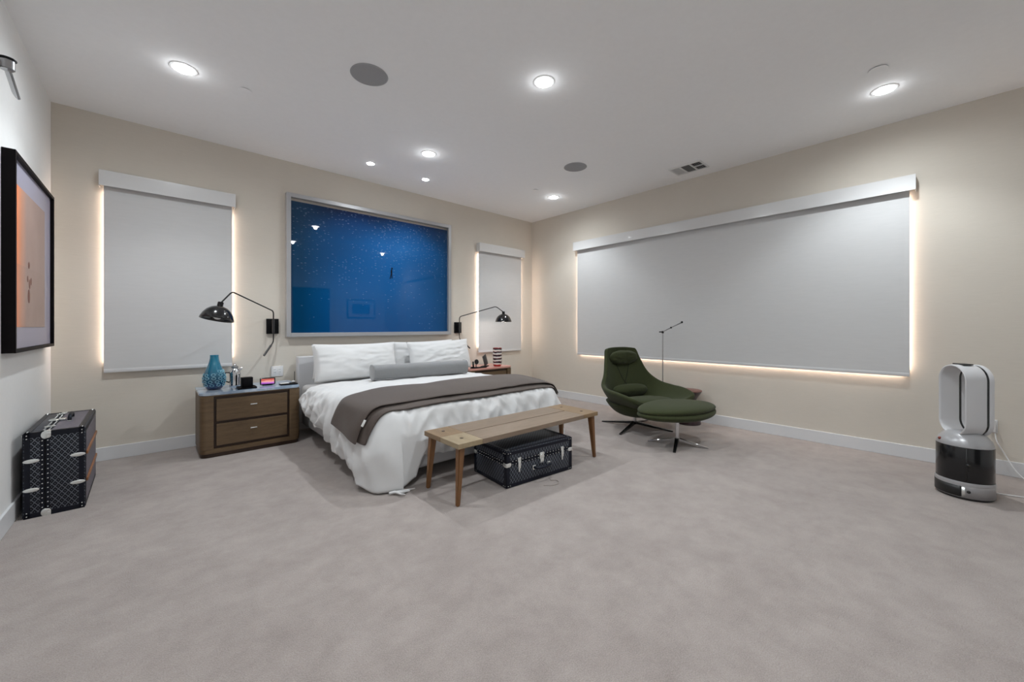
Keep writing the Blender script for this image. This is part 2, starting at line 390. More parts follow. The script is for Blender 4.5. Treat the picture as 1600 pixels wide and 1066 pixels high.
def leds(label, axis, segs, wallpos, mid):
    loc = (mid, wallpos, 0) if axis == 'y' else (wallpos, mid, 0)
    t = thing('led_strip', label, 'led strip', loc, 0, 'warm led strips behind the blinds')
    for a, c, e, f in segs:
        b = B()
        if axis == 'y': b.box(*quadbox(a - mid, c - mid, -.022, -.002, e, f))
        else: b.box(*quadbox(-.022, -.002, a - mid, c - mid, e, f))
        b.obj('light_bar', 'led', t, smooth=False)
def sill(axis, u0, u1, wallpos, z, nm):
    b = B()
    if axis == 'y': b.box(*quadbox(u0, u1, wallpos - .02, wallpos, z - .03, z), bev=.002)
    else: b.box(*quadbox(wallpos - .02, wallpos, u0, u1, z - .03, z), bev=.002)
    struct(b.obj(nm, 'trim', smooth=False))
blind('tall grey roller blind with white valance on the left window, behind the blue vase', 'y', -.345, .577, -.372, .60, YB, 2.408, .775, 0, 1)
leds('warm led strip lighting the edges behind the tall left blind', 'y', [(-.325, -.317, .86, 2.38), (.549, .557, .86, 2.38)], YB, .116)
blind('narrow grey roller blind with white valance behind the black lamp in the far corner', 'y', 3.77, 4.70, 3.755, 4.745, YB, 2.37, .765, 0, 1)
leds('warm led strip lighting the edges behind the narrow corner blind', 'y', [(3.79, 3.798, .86, 2.34), (4.672, 4.680, .86, 2.34)], YB, 4.235)
blind('very wide grey roller blind with white valance on the right wall behind the green chair', 'x', .205, 3.925, .165, 3.975, XR, 2.385, .735, 1, 0)
leds('warm led strip lighting the edges behind the very wide blind', 'x', [(.225, .233, .80, 2.36), (3.897, 3.905, .80, 2.36), (.25, 3.88, .757, .765)], XR, 2.06)
sill('y', -.33, .565, YB, .862, 'window_sill_1'); 

# ---------------------------------------------------------------- pictures
m = mat('blue_sea_print', (.02, .08, .25), .4, spec=.0, coat=.9); t = NT(m)
m.node_tree.nodes['Principled BSDF'].inputs['Coat Roughness'].default_value = .01
tc = t.n('ShaderNodeTexCoord'); sp = t.n('ShaderNodeSeparateXYZ'); t.l(tc.outputs['Object'], sp.inputs[0])
px_, pz_ = sp.outputs[0], sp.outputs[2]     # x -1..1, z 0..1.5
vert = t.math('DIVIDE', pz_, 1.5)
base_c = t.ramp(vert, [(0, (.002, .070, .235)), (.35, (.003, .085, .27)), (.75, (.002, .070, .23)), (1, (.001, .006, .05))])
gx = t.math('SUBTRACT', px_, .35); gz = t.math('SUBTRACT', pz_, 1.12)
glow = t.math('SUBTRACT', 1, t.math('SQRT', t.math('ADD', t.math('MULTIPLY', t.math('MULTIPLY', gx, gx), .9), t.math('MULTIPLY', t.math('MULTIPLY', gz, gz), 2.2))))
glow = t.math('MAXIMUM', glow, 0); glow = t.math('MULTIPLY', glow, glow)
sd = t.math('MULTIPLY', t.math('POWER', t.math('ABSOLUTE', t.math('SUBTRACT', px_, .12)), 3.0), .75)
base_c = t.mix(t.math('MINIMUM', sd, .85), base_c, (.001, .035, .085, 1))
c = t.mix(t.math('MULTIPLY', glow, .75), base_c, (.020, .165, .48, 1))
vv = t.n('ShaderNodeMapping'); vv.inputs['Scale'].default_value = (1, 1, 3.4); t.l(tc.outputs['Object'], vv.inputs[0])
vo = t.n('ShaderNodeTexVoronoi'); vo.inputs['Scale'].default_value = 24; t.l(vv.outputs[0], vo.inputs['Vector'])
fl = t.math('LESS_THAN', vo.outputs['Distance'], .26)
cs = t.n('ShaderNodeSeparateColor'); t.l(vo.outputs['Color'], cs.inputs[0])
dens = t.noise(tc.outputs['Object'], 2.2, 3)
th = t.math('ADD', t.math('MULTIPLY', dens, .7), t.math('MULTIPLY', vert, .32))
keep = t.math('GREATER_THAN', t.math('ADD', t.math('ADD', th, t.math('MULTIPLY', glow, .22)), t.math('MULTIPLY', cs.outputs[0], .5)), .86)
amt = t.math('MULTIPLY', t.math('MULTIPLY', fl, keep), t.math('ADD', .04, t.math('MULTIPLY', cs.outputs[1], .30)))
c = t.mix(amt, c, (.30, .42, .62, 1))
t.color(c); M['sea'] = m
t = thing('framed_picture', 'large deep blue underwater photograph in a silver grey box frame above the bed', 'picture', (2.155, YB, 1.065))
x0, x1, z1 = -1.085, 1.085, 1.62
for q in ((x0, x0 + .045, 0, z1), (x1 - .045, x1, 0, z1), (x0 + .045, x1 - .045, 0, .045), (x0 + .045, x1 - .045, z1 - .045, z1)):
    B().box(*quadbox(q[0], q[1], -.065, -.001, q[2], q[3]), bev=.002).obj('frame_bar', mat('frame_silver', srgb(176, 176, 178), .35, .4) if 'fs' not in M else M['fs'], t, smooth=False)
p = B().box((0, 0, .78), (2 * 1.085 - .092, .006, z1 - .092)).obj('print', 'sea', t, smooth=False)
# give the print its own local frame: x -1..1, z 0..1.5
for v in p.data.vertices: v.co.z -= .045
p.location = (0, -.022, .045)
sp_ = B(); sp_.box(*quadbox(-.004, .004, -.004, 0, .50, .60), bev=.003)
d = B().sph((0.0, 0, .045), .02, scale=(.55, .12, 1.9)).sph((.008, 0, .092), .011, scale=(1, .25, 1)).box((-.012, 0, -.015), (.010, .003, .07), rot=RY(.25)).box((.006, 0, -.012), (.010, .003, .06), rot=RY(-.1))
d.obj('diver_figure', 'black_matte', t, label='tiny dark diver silhouette').location = (.165, -.0265, .80)
sp_.bm.free()
# left art
M['figure_rose'] = mat('figure_rose', srgb(120, 78, 66), .5)
m = mat('print_with_reflection', (.5, .3, .25), .5, spec=.1, coat=.25); t = NT(m)
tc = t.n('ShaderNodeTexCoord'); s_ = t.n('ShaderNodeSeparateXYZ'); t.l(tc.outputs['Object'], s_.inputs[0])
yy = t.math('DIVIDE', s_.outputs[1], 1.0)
c = t.ramp(yy, [(0, (.85, .12, .02)), (.08, (.95, .26, .08)), (.17, (.62, .27, .16)), (.3, (.38, .26, .225)), (1, (.27, .20, .19))])  # orange stops paint in a reflection on the glazing at the near edge
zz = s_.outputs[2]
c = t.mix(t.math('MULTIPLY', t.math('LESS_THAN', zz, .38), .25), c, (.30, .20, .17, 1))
t.color(t.mix(.12, c, t.ramp(t.noise(tc.outputs['Object'], 4, 4), [(.3, (.3, .2, .18)), (.7, (.6, .45, .4))]))); M['reflection_print'] = m
LY0, LY1, LZ0, LZ1 = 3.573, 4.715, 1.03, 2.20
t = thing('framed_picture', 'pink print with an orange reflection painted in, in a deep black frame on the left wall', 'picture', (XL, (LY0 + LY1) / 2, LZ0))
hw = (LY1 - LY0) / 2; hz = LZ1 - LZ0
fm = mat('black_brown_frame', (.004, .0025, .003), .55, spec=.1)
for q in ((-hw, -hw + .022, 0, hz), (hw - .022, hw, 0, hz), (-hw + .022, hw - .022, 0, .022), (-hw + .022, hw - .022, hz - .022, hz)):
    B().box(*quadbox(.001, .053, q[0], q[1], q[2], q[3]), bev=.001).obj('frame_bar', fm, t, smooth=False)
B().box(*quadbox(.030, .034, -hw + .02, hw - .02, .02, hz - .02)).obj('mat_board', mat('mat_board', srgb(158, 156, 174), .5, spec=.1, coat=.25), t, smooth=False)
p = B().box(*quadbox(0, .002, 0, .84, 0, .85)).obj('print', 'reflection_print', t, smooth=False); p.location = (.0345, -hw + .06, .15)
for (y, z, r, q_) in ((.36, .40, .022, 1), (.33, .31, .016, 1.4), (.38, .28, .02, 1.6), (.42, .30, .014, 1.8), (.36, .20, .03, 1.5)):
    B().sph((0, y, z), r, scale=(.1, 1, q_)).obj('printed_figure', 'figure_rose', t).location = (.037, -hw + .06, .15)
# rear picture (reflected in the blue one)
t = thing('framed_picture', 'small pale matted picture on the rear wall, seen reflected in the blue glass', 'picture', (4.3, YF, 1.42))
for q in ((-.39, -.37, 0, .52), (.37, .39, 0, .52), (-.37, .37, 0, .02), (-.37, .37, .5, .52)):
    B().box(*quadbox(q[0], q[1], .001, .03, q[2], q[3])).obj('frame_bar', fm, t, smooth=False)
B().box(*quadbox(-.37, .37, .001, .02, .02, .5)).obj('mat_board', mat('mat_white', srgb(225, 225, 225), .6), t, smooth=False)
B().box(*quadbox(-.25, .25, .02, .023, .12, .40)).obj('print', noisy('print_grey', srgb(90, 110, 120), .5, 1.5, 6, .6), t, smooth=False)

# ---------------------------------------------------------------- wall bracket high on the left wall
t = thing('wall_bracket', 'small grey metal wall bracket with a tilted paddle high on the left wall', 'bracket', (XL, 3.30, 2.45))
B().box((.012, 0, .05), (.022, .13, .16), bev=.004).obj('back_plate', 'plastic_white', t)
B().cyl((.07, .0, .105), .028, .05, bev=.004).tube([(.02, 0, .10), (.07, 0, .10)], .012).obj('swivel_joint', 'steel', t)
B().cyl((.07, .0, .135), .034, .008, bev=.002).obj('joint_cap', 'black', t)
q = B().prism([(math.cos(a) * .026, math.sin(a) * .026 + (.17 if math.sin(a) > 0 else 0)) for a in [2 * PI * i / 28 for i in range(28)]], -.005, .005, bev=.002)
q.xf(Matrix.Translation((.07, .015, .085)) @ RX(-.35) @ RY(1.0)).obj('paddle', 'steel', t)

# ---------------------------------------------------------------- nightstands
def rrect(w, d, r, seg=8, corners=(1, 1, 1, 1)):
    pts = []
    for k, (sx, sy, a0) in enumerate(((1, 1, 0), (-1, 1, 90), (-1, -1, 180), (1, -1, 270))):
        rr = r if corners[k] else .001
        for i in range(seg + 1):
            a = math.radians(a0 + 90 * i / seg); pts.append((sx * (w / 2 - rr) + rr * math.cos(a), sy * (d / 2 - rr) + rr * math.sin(a)))
    return pts
def nightstand(cx, label, stone, full):
    NW, ND, NH = .81, .50, .585
    t = thing('nightstand', label, 'nightstand', (cx, 4.425 + ND / 2, 0), 0, 'oak nightstands beside the bed')
    B().prism(rrect(NW - .02, ND - .02, .055, corners=(0, 0, 1, 1)), .0, .035).obj('plinth', 'oak_dark', t)
    B().prism(rrect(NW, ND, .065, corners=(0, 0, 1, 1)), .035, .075, bev=.004).obj('bottom_rail', 'oak', t)
    B().prism(rrect(NW, ND, .065, corners=(0, 0, 1, 1)), NH - .035, NH - .025, bev=.002).obj('top_rail', 'oak', t)
    fy = -ND / 2
    b = B()   # carcass with rounded front corners, recessed between
    for s in (-1, 1):
        w_ = .10; x = s * (NW / 2 - w_ / 2)
        b.prism([(x + px, py) for px, py in rrect(w_, ND, .05, corners=(0, 0, s < 0, s > 0))], .075, NH - .035)
    b.box(*quadbox(-NW / 2 + .1, NW / 2 - .1, fy + .03, ND / 2, .075, NH - .035))
    b.obj('carcass', 'oak', t)
    B().box(*quadbox(-NW / 2 + .10, NW / 2 - .10, fy + .022, fy + .032, .075, NH - .035)).obj('reveal', 'oak_dark', t, smooth=False)
    B().prism(rrect(NW + .004, ND + .004, .067, corners=(0, 0, 1, 1)), NH - .025, NH, bev=.004).obj('stone_top', stone, t)
    for z0, z1 in ((.10, .297), (.322, .522)):
        dr = B().box(*quadbox(-NW / 2 + .12, NW / 2 - .12, fy + .004, fy + .024, z0, z1), bev=.003).obj('drawer_front', 'oak', t, smooth=False)
        zm = z0 + (z1 - z0) * .62
        B().box((0, fy - .010, zm), (.055, .008, .010), bev=.003).box((-.02, fy - .003, zm), (.008, .014, .008)).box((.02, fy - .003, zm), (.008, .014, .008)).obj('handle', 'nickel', dr)
    return t
nightstand(.685, 'oak nightstand with two drawers and blue grey stone top left of the bed', 'stone', 1)
nightstand(3.615, 'oak nightstand right of the bed, top painted rosy for red vase light, in the far corner', 'stone_red_lit', 0)
NZ = .586
# blue vase
t = thing('vase', 'turquoise glass vase with pale ring pattern on the left nightstand', 'vase', (.405, 4.66, NZ))
prof = [(.0, .004), (.040, .002), (.050, .0), (.062, .012), (.078, .04), (.088, .075), (.090, .105), (.084, .14), (.070, .18), (.054, .22), (.043, .255), (.036, .29), (.034, .318), (.036, .325), (.031, .322), (.030, .29), (.036, .25)]
m = mat('turquoise_glass', (.0, .2, .3), .12, coat=.5, spec=.6); n = NT(m)
tc = n.n('ShaderNodeTexCoord'); s_ = n.n('ShaderNodeSeparateXYZ'); n.l(tc.outputs['Object'], s_.inputs[0])
n.color(n.ramp(n.math('DIVIDE', s_.outputs[2], .32), [(0, (.001, .006, .05)), (.12, (.001, .035, .12)), (.35, (.0, .085, .16)), (.6, (.0, .13, .22)), (1, (.0, .18, .30))]))
B().lathe(prof, 48).obj('glass_body', m, t)
rr_ = lambda z: max(.03, next((a[0] + (b_[0] - a[0]) * (z - a[1]) / max(1e-6, b_[1] - a[1]) for a, b_ in zip(prof[2:], prof[3:]) if a[1] <= z <= b_[1]), .05))
ringm = mat('pale_enamel', srgb(128, 182, 200), .3)
for k, (z, n_, off) in enumerate(((.045, 10, 0), (.078, 11, .5), (.11, 11, 0), (.142, 9, .5), (.172, 5, .2))):
    for i in range(n_):
        a = 2 * PI * (i + off) / n_ + random.uniform(-.02, .02) + (2.6 if k == 4 else 0) * 1.0
        if k == 4: a = -1.1 + i * .28
        zc = z + random.uniform(-.003, .003); ra, rb = .0155, .0115; pts = []
        for q in range(13):
            th = 2 * PI * q / 12; zz = zc + rb * math.sin(th); R = rr_(zz) + .0015; aa = a + ra * math.cos(th) / R
            pts.append((R * math.cos(aa), R * math.sin(aa), zz))
        B().tube(pts, .0026, 5).obj('ring_mark', ringm, t)
# carafe
t = thing('carafe', 'chrome lidded carafe behind the black box on the left nightstand', 'carafe', (.575, 4.74, NZ))
B().lathe([(0, 0), (.045, 0), (.048, .006), (.046, .02), (.047, .09), (.050, .12), (.047, .145), (.034, .170), (.024, .182), (.024, .19)], 40).obj('body', 'chrome', t)
B().lathe([(.027, .186), (.030, .192), (.028, .202), (.012, .212), (.006, .222), (.008, .230), (0, .234)], 32).obj('lid', 'steel', t)
B().tube([(-.045, 0, .14), (-.075, -.01, .145), (-.085, -.012, .11), (-.075, -.01, .06), (-.047, 0, .045)], .006).obj('handle', 'black', t)
B().tube([(.035, .0, .16), (.052, .0, .178), (.06, 0, .182)], .009, rr=[.012, .009, .007]).obj('spout', 'chrome', t)
# tray + box
t = thing('tray', 'thin flat black square tray under the black box on the left nightstand', 'tray', (.645, 4.545, NZ))
B().box((0, 0, .005), (.15, .15, .008), bev=.002).obj('tray_base', 'black_matte', t)
B().box((0, .073, .011), (.15, .005, .006)).box((0, -.073, .011), (.15, .005, .006)).box((.073, 0, .011), (.005, .14, .006)).box((-.073, 0, .011), (.005, .14, .006)).obj('tray_rim', 'black_matte', t)
t = thing('box', 'black cube box standing in the thin tray on the left nightstand', 'box', (.647, 4.55, NZ + .0095))
B().box((0, 0, .045), (.09, .09, .088), bev=.003).obj('box_body', 'black_matte', t)
B().box((0, 0, .0915), (.092, .092, .005), bev=.002).obj('box_lid', 'black_matte', t)
# clock display
t = thing('alarm_clock', 'small black smart clock with a glowing pink and purple screen', 'clock', (.835, 4.62, NZ), math.radians(-8))
B().box((0, 0, .0), (.135, .022, .072), bev=.009, seg=3).xf(Matrix.Translation((0, .0, .041)) @ RX(-.17)).obj('case', 'black_gloss', t)
B().box((0, .025, .006), (.09, .05, .010), bev=.003).box((0, .02, .022), (.06, .02, .03)).obj('stand', 'black_matte', t)
m = mat('clock_screen', (.02, .02, .02), .2); n = NT(m); tc = n.n('ShaderNodeTexCoord'); s_ = n.n('ShaderNodeSeparateXYZ'); n.l(tc.outputs['Object'], s_.inputs[0])
nn = n.noise(n.obj((12, 12, 30)), 1.6, 3)
v = n.math('ADD', n.math('DIVIDE', s_.outputs[2], .05), n.math('MULTIPLY', n.math('SUBTRACT', nn, .5), .8))
cc = n.ramp(v, [(0, (.35, .06, .55)), (.3, (.72, .25, .72)), (.45, (.9, .42, .34)), (.6, (.85, .35, .28)), (.8, (.55, .06, .05)), (1, (.75, .14, .10))])
n.l(cc, n.b.inputs['Emission Color']); n.b.inputs['Emission Strength'].default_value = .9
B().box((0, 0, .0), (.112, .001, .050)).xf(Matrix.Translation((0, 0, .025))).obj('screen', m, t, smooth=False).location = (0, -.0168, .0165)
t.children[-1].rotation_euler = (-.17, 0, 0)
# pad and little things
t = thing('charging_pad', 'flat black charging pad with a pale sheet, nearest the bed on the left nightstand', 'charging pad', (1.005, 4.54, NZ))
B().box((0, 0, .006), (.155, .10, .011), bev=.004).obj('pad', 'black_matte', t)
B().box((-.035, .012, .0145), (.08, .06, .004), bev=.0015).obj('pale_sheet', 'plastic_white', t)
t = thing('earbud_case', 'tiny white rounded case on the far end of the black charging pad', 'case', (1.055, 4.56, NZ + .0125))
B().sph((0, 0, .0105), .016, scale=(1.1, .8, .65)).obj('lid', 'plastic_white', t)
B().tube([(-.0165, 0, .0105)] + [(-.0178 * math.cos(a), -.0132 * math.sin(a), .0105) for a in [2 * PI * i / 20 for i in range(21)]], .0006, 4).obj('seam', 'speaker', t)
t = thing('pen', 'thin upright black stick between the left nightstand and the bed pillow', 'stick', (1.075, 4.60, NZ))
B().lathe([(0, 0), (.016, 0), (.017, .003), (.004, .006), (.003, .01), (.003, .12), (.002, .125), (0, .125)], 16).obj('rod', 'black', t)
# outlet
t = thing('wall_outlet', 'square white double outlet plate on the wall left of the bed', 'outlet', (.99, YB, .63))
B().box((0, -.004, .057), (.118, .007, .115), bev=.003).obj('cover_plate', 'plastic_white', t)
for s in (-1, 1):
    r_ = B().box((s * .024, -.0085, .057), (.034, .003, .068), bev=.001).obj('socket', 'plastic_white', t)
    B().box((s * .024 - .006, -.0102, .047), (.003, .001, .009)).box((s * .024 + .006, -.0102, .047), (.003, .001, .009)).box((s * .024 - .006, -.0102, .075), (.003, .001, .009)).box((s * .024 + .006, -.0102, .075), (.003, .001, .009)).obj('slots', 'dark', r_, smooth=False)
# right nightstand things
t = thing('vase', 'cylindrical vase with black and white bands and red foot on the right nightstand', 'vase', (3.80, 4.52, NZ))
m = mat('striped_glaze', (.8, .78, .74), .2, coat=.3); n = NT(m); tc = n.n('ShaderNodeTexCoord'); s_ = n.n('ShaderNodeSeparateXYZ'); n.l(tc.outputs['Object'], s_.inputs[0])
nn = n.noise(tc.outputs['Object'], 14, 2)
zz = n.math('ADD', s_.outputs[2], n.math('MULTIPLY', n.math('SUBTRACT', nn, .5), .03))
fr = n.math('FRACT', n.math('DIVIDE', zz, .05)); st = n.math('LESS_THAN', fr, .42)
c = n.mix(st, srgb(214, 206, 200), (.016, .008, .014, 1))
ed = n.math('MULTIPLY', n.math('GREATER_THAN', fr, .38), n.math('LESS_THAN', fr, .5))
c = n.mix(ed, c, srgb(120, 30, 30)); c = n.mix(n.math('LESS_THAN', s_.outputs[2], .026), c, srgb(170, 20, 22)); n.color(c)
B().lathe([(0, .002), (.050, 0), (.058, .008), (.066, .026), (.068, .06), (.068, .26), (.066, .272), (.061, .272), (.061, .1), (0, .09)], 48).obj('body', m, t)
B().lathe([(.0605, .268), (.0645, .2755), (.0675, .272), (.0675, .266)], 48).obj('rim', mat('red_lip', srgb(130, 30, 30), .25), t)
t = thing('tray', 'low black charging tray beside the pillow on the right nightstand', 'tray', (3.43, 4.50, NZ))
B().box((0, 0, .006), (.24, .09, .011), bev=.004).obj('pad', 'black_matte', t)
t = thing('phone_stand', 'round black disc on a short stem, standing in the low tray', 'stand', (3.39, 4.50, NZ + .0115))
B().cyl((0, 0, .003), .03, .006).cyl((0, .005, .03), .006, .05).obj('stem', 'black', t)
B().cyl((0, -.006, .078), .036, .012, rot=RX(PI / 2 - .1), bev=.003).obj('disc', 'black_gloss', t)
t = thing('phone', 'dark narrow phone propped upright beside the pillow, left of the round disc', 'phone', (3.325, 4.485, NZ + .0115))
B().box((0, 0, .045), (.025, .010, .085), bev=.003, rot=RX(-.1)).obj('phone_body', 'black_gloss', t)
B().box((0, .012, .006), (.03, .04, .010), bev=.002).obj('cradle', 'black_matte', t)
t = thing('tablet', 'dark grey tablet leaning back between the round disc and the striped vase', 'tablet', (3.60, 4.56, NZ + .001), math.radians(28))
B().box((0, 0, .0), (.12, .010, .155), bev=.004).xf(Matrix.Translation((0, 0, .096)) @ RY(-.28) @ RX(-.14)).obj('tablet_body', mat('tablet_grey', (.03, .033, .036), .35), t)
B().box((.03, .02, .006), (.15, .07, .011), bev=.003).obj('dock', 'black_matte', t)

# ---------------------------------------------------------------- wall lamps
def sweep(pts, rad=.03, n=6):   # round the corners of a polyline
    P_ = [Vector(p) for p in pts]; out = [P_[0]]
    for a, b_, c in zip(P_, P_[1:], P_[2:]):
        d1 = (a - b_).normalized(); d2 = (c - b_).normalized(); r = min(rad, (a - b_).length * .45, (c - b_).length * .45)
        s, e = b_ + d1 * r, b_ + d2 * r
        for i in range(n + 1):
            u = i / n; out.append(s * (1 - u) ** 2 + b_ * 2 * u * (1 - u) + e * u * u)
    out.append(P_[-1]); return out
def wall_lamp(label, plate, peak, neck, axis_dir, handle, lit):
    px, pz = plate; t = thing('wall_lamp', label, 'wall lamp', (px, YB, pz), 0, 'black swing arm wall lamps')
    o = Vector((px, YB, pz))
    B().box((0, -.016, 0), (.115, .03, .165), bev=.002).obj('wall_plate', 'black_matte', t)
    B().cyl((0, -.062, 0), .014, .15, bev=.003).box((0, -.04, 0), (.012, .04, .05)).obj('pivot_sleeve', mat('sleeve_grey', (.03, .03, .032), .35, .3), t)
    pk, nk = Vector(peak) - o, Vector(neck) - o
    ad = Vector(axis_dir).normalized()   # pointing up from shade centre to neck
    B().tube(sweep([(0, -.062, .07), (0, -.062, .165), tuple(pk), tuple(nk + ad * .03)], .035), .0065).obj('upper_arm', 'black', t)
    h = Vector(handle) - o
    st = Vector((0, -.062, -.17)); kn = st + (h - st).normalized() * .06
    B().tube(sweep([(0, -.062, -.07), tuple(st), tuple(kn)], .03), .006).obj('lower_arm', 'black', t)
    B().tube([tuple(kn - (h - kn).normalized() * .012), tuple(h)], .0105, 16).obj('grip', mat('grip_dark', (.05, .05, .052), .3, .5), t)
    R = ad.to_track_quat('Z', 'Y').to_matrix().to_4x4(); T = Matrix.Translation(nk) @ R
    prof = [(.014, 0), (.030, -.003), (.060, -.016), (.088, -.040), (.108, -.072), (.120, -.106), (.123, -.120)]
    s_ = B().lathe(prof, 56, M4=None); s_.xf(T); sh = s_.obj('shade', 'black_gloss', t, solid=.003, off=1)
    B().cyl((0, 0, .018), .022, .042, bev=.003).xf(T).obj('socket_cap', 'black', t)
    B().sph((0, 0, -.082), .036).lathe([(.03, -.068), (.016, -.03), (.016, 0)], 24).xf(T).obj('bulb', 'bulb_on' if lit else 'bulb', t)
    if lit:
        l = bpy.data.lights.new('bulb_light', 'POINT'); l.energy = 5; l.shadow_soft_size = .04; l.color = (1, .93, .85)
        q = bpy.data.objects.new('bulb_light', l); COL.objects.link(q); q.parent = t; q.location = T @ Vector((0, 0, -.118))
wall_lamp('black swing arm wall lamp left of the bed, its domed shade over the nightstand', (.943, 1.185), (.514, 4.4, 1.503), (.41, 4.27, 1.36), (.20, .10, 1), (.842, 4.85, .873), False)
wall_lamp('black swing arm wall lamp right of the bed, before the narrow blind', (3.388, 1.165), (3.84, 4.6, 1.488), (3.905, 4.5, 1.372), (0, 0, 1), (3.535, 4.85, .850), True)

# ---------------------------------------------------------------- bed
bed = thing('bed', 'king size bed with pale grey upholstered headboard and base', 'bed', (2.15, 3.75, 0))
bo = Vector((2.15, 3.75, 0))
def bedbox(name, mt, x0, x1, y0, y1, z0, z1, bev, seg=3): return B().box(*quadbox(x0 - bo.x, x1 - bo.x, y0 - bo.y, y1 - bo.y, z0, z1), bev=bev, seg=seg).obj(name, mt, bed)
bedbox('headboard', 'headboard', 1.165, 3.135, 4.83, 4.93, .10, .845, .012)
bedbox('bed_base', 'bedbase', 1.20, 3.10, 2.70, 4.83, .09, .30, .03)
bedbox('mattress', 'sheet', 1.19, 3.11, 2.76, 4.82, .30, .535, .05, 4)
for x in (1.35, 2.95):
    for y in (2.9, 4.6): B().cyl((x - bo.x, y - bo.y, .045), .03, .09).obj('leg', 'black_matte', bed)
# duvet
xl, xr, yf, yh, rc = 1.165, 3.135, 2.76, 4.40, .16
La, Lc, Lf = yh - (yf + rc), rc * PI / 2, (xr - xl) - 2 * rc
TOT = 2 * La + 2 * Lc + Lf
def perim(s):
    d = s * TOT
    if d < La: return Vector((xl, yh - d, 0)), Vector((-1, 0, 0))
    d -= La
    if d < Lc:
        a = PI + d / rc; n = Vector((math.cos(a), math.sin(a), 0)); return Vector((xl + rc, yf + rc, 0)) + n * rc, n
    d -= Lc
    if d < Lf: return Vector((xl + rc + d, yf, 0)), Vector((0, -1, 0))
    d -= Lf
    if d < Lc:
        a = -PI / 2 + d / rc; n = Vector((math.cos(a), math.sin(a), 0)); return Vector((xr - rc, yf + rc, 0)) + n * rc, n
    d -= Lc
    return Vector((xr, yf + rc + d, 0)), Vector((1, 0, 0))
def interp(tab, x):
    if x <= tab[0][0]: return tab[0][1]
    for (a, va), (b_, vb) in zip(tab, tab[1:]):
        if x <= b_: u = (x - a) / (b_ - a); u = u * u * (3 - 2 * u); return va + (vb - va) * u
    return tab[-1][1]
sA = La / TOT; sB = (La + Lc) / TOT; sC = (La + Lc + Lf) / TOT; sD = 1 - sA
rnd = lambda v: v * v
hem_tab = [(0, .37), (sA * .35, .27), (sA * .7, .16), (sA - .02, .10), (sA + .01, .05), ((sA + sB) / 2, .012), (sB, .014), (sB + .022, .06), (sB + .05, .20), (sB + .09, .175), (sB + .14, .24), ((sB + sC) / 2, .21), (sC - .03, .20), (sC, .06), (sD, .06), (1, .30)]
bul_tab = [(0, .075), (sA * .3, .11), (sA, .095), ((sA + sB) / 2, .125), (sB, .145), (sB + .08, .09), (sC - .06, .09), ((sC + sD) / 2, .13), (sD, .13), (1, .11)]
def ztop(y): return interp([(2.6, .575), (3.2, .605), (4.0, .60), (4.4, .575)], y)
def rid(p): return 1 - abs(noise.noise(p)) * 2
def duvet(s, v):
    p, n = perim(s); y = max(min(p.y, yh), 3.45); q = Vector((2.15, y if p.y >= 3.45 else 3.45, 0))
    TS = .42
    if v < TS:
        u = v / TS; pos = q.lerp(p, u); zz = ztop(pos.y)
        zz += .014 * noise.noise(Vector((pos.x * 2.4, pos.y * 2.4, 3))) + .007 * rid(Vector((pos.x * 4, pos.y * 7, 9))) + .004 * rid(Vector((pos.x * 11, pos.y * 9, 19)))
        k = max(0, (u - .55) / .45); zz -= .045 * k ** 2.5
        edge = k ** 2
        zz += edge * .012 * rid(Vector((s * 60, 0, 1)))
        return Vector((pos.x, pos.y, zz))
    u = (v - TS) / (1 - TS)
    ze = ztop(p.y) - .045 + .012 * rid(Vector((s * 60, 0, 1)))
    hem = interp(hem_tab, s) + .030 * noise.noise(Vector((s * 55, 0, 5))) * (0 if abs(s - (sA + sB) / 2) < .05 else 1)
    hem = max(hem, .012)
    B_ = interp(bul_tab, s)
    off = B_ * (math.sin(min(1, u * 1.25) * PI / 2)) ** .75 * (1 - .25 * max(0, u - .8) / .2 * (0 if hem < .06 else 1))
    z = ze - (ze - hem) * (u ** 1.15)
    fold = rid(Vector((s * 30 + u * 1.2, u * 1.4, 2))) * .6 + rid(Vector((s * 58 - u * 1.5, u * 1.4 + 4, 7))) * .33 + rid(Vector((s * 120, u * 3, 11))) * .07
    amp = .014 + .046 * math.sin(min(1, u * 1.3) * PI / 2)
    off += amp * (fold - .45)
    if sB < s < sC: off = min(off, .115)
    z += .008 * noise.noise(Vector((s * 40, u * 4, 15)))
    pos = p + n * off
    return Vector((pos.x, pos.y, max(z, .010)))
dv = thing('duvet', 'puffy white duvet draped over the bed, one corner touching the carpet', 'duvet', (2.15, 3.5, 0))
db = B().grid(lambda a, c: duvet(a, c) - Vector((2.15, 3.5, 0)), 300, 70)
bmesh.ops.remove_doubles(db.bm, verts=db.bm.verts, dist=.0004)
bmesh.ops.recalc_face_normals(db.bm, faces=db.bm.faces)
bv = db.bm.copy(); bmesh.ops.translate(bv, vec=(2.15, 3.5, 0), verts=bv.verts)
DUV = BVHTree.FromBMesh(bv); bv.free()
up = sum(1 for f in db.bm.faces if f.normal.z > 0); 
if up < len(db.bm.faces) / 2: bmesh.ops.reverse_faces(db.bm, faces=db.bm.faces)
db.obj('duvet_cover', 'sheet', dv, solid=.016, off=-1)
# head sheet fold piece: the part of the duvet by the pillows is slightly tucked
# corner ties on the floor
c = B()
for k in range(5):
    a = -.2 + k * .35; L_ = .10 + .04 * (k % 2)
    c.tube([(1.20 + .01 * k, 2.60, .02), (1.24 + L_ * .4 * math.cos(a), 2.585 - .02 * k + L_ * .2 * math.sin(a), .022), (1.25 + L_ * math.cos(a), 2.60 - .03 * k + L_ * .6 * math.sin(a), .007)], .006, 6, rr=[.009, .006, .005])
c.xf(Matrix.Translation((-2.15, -3.5, 0))).obj('corner_tie', 'sheet', dv, label='loose white corner ties on the carpet')
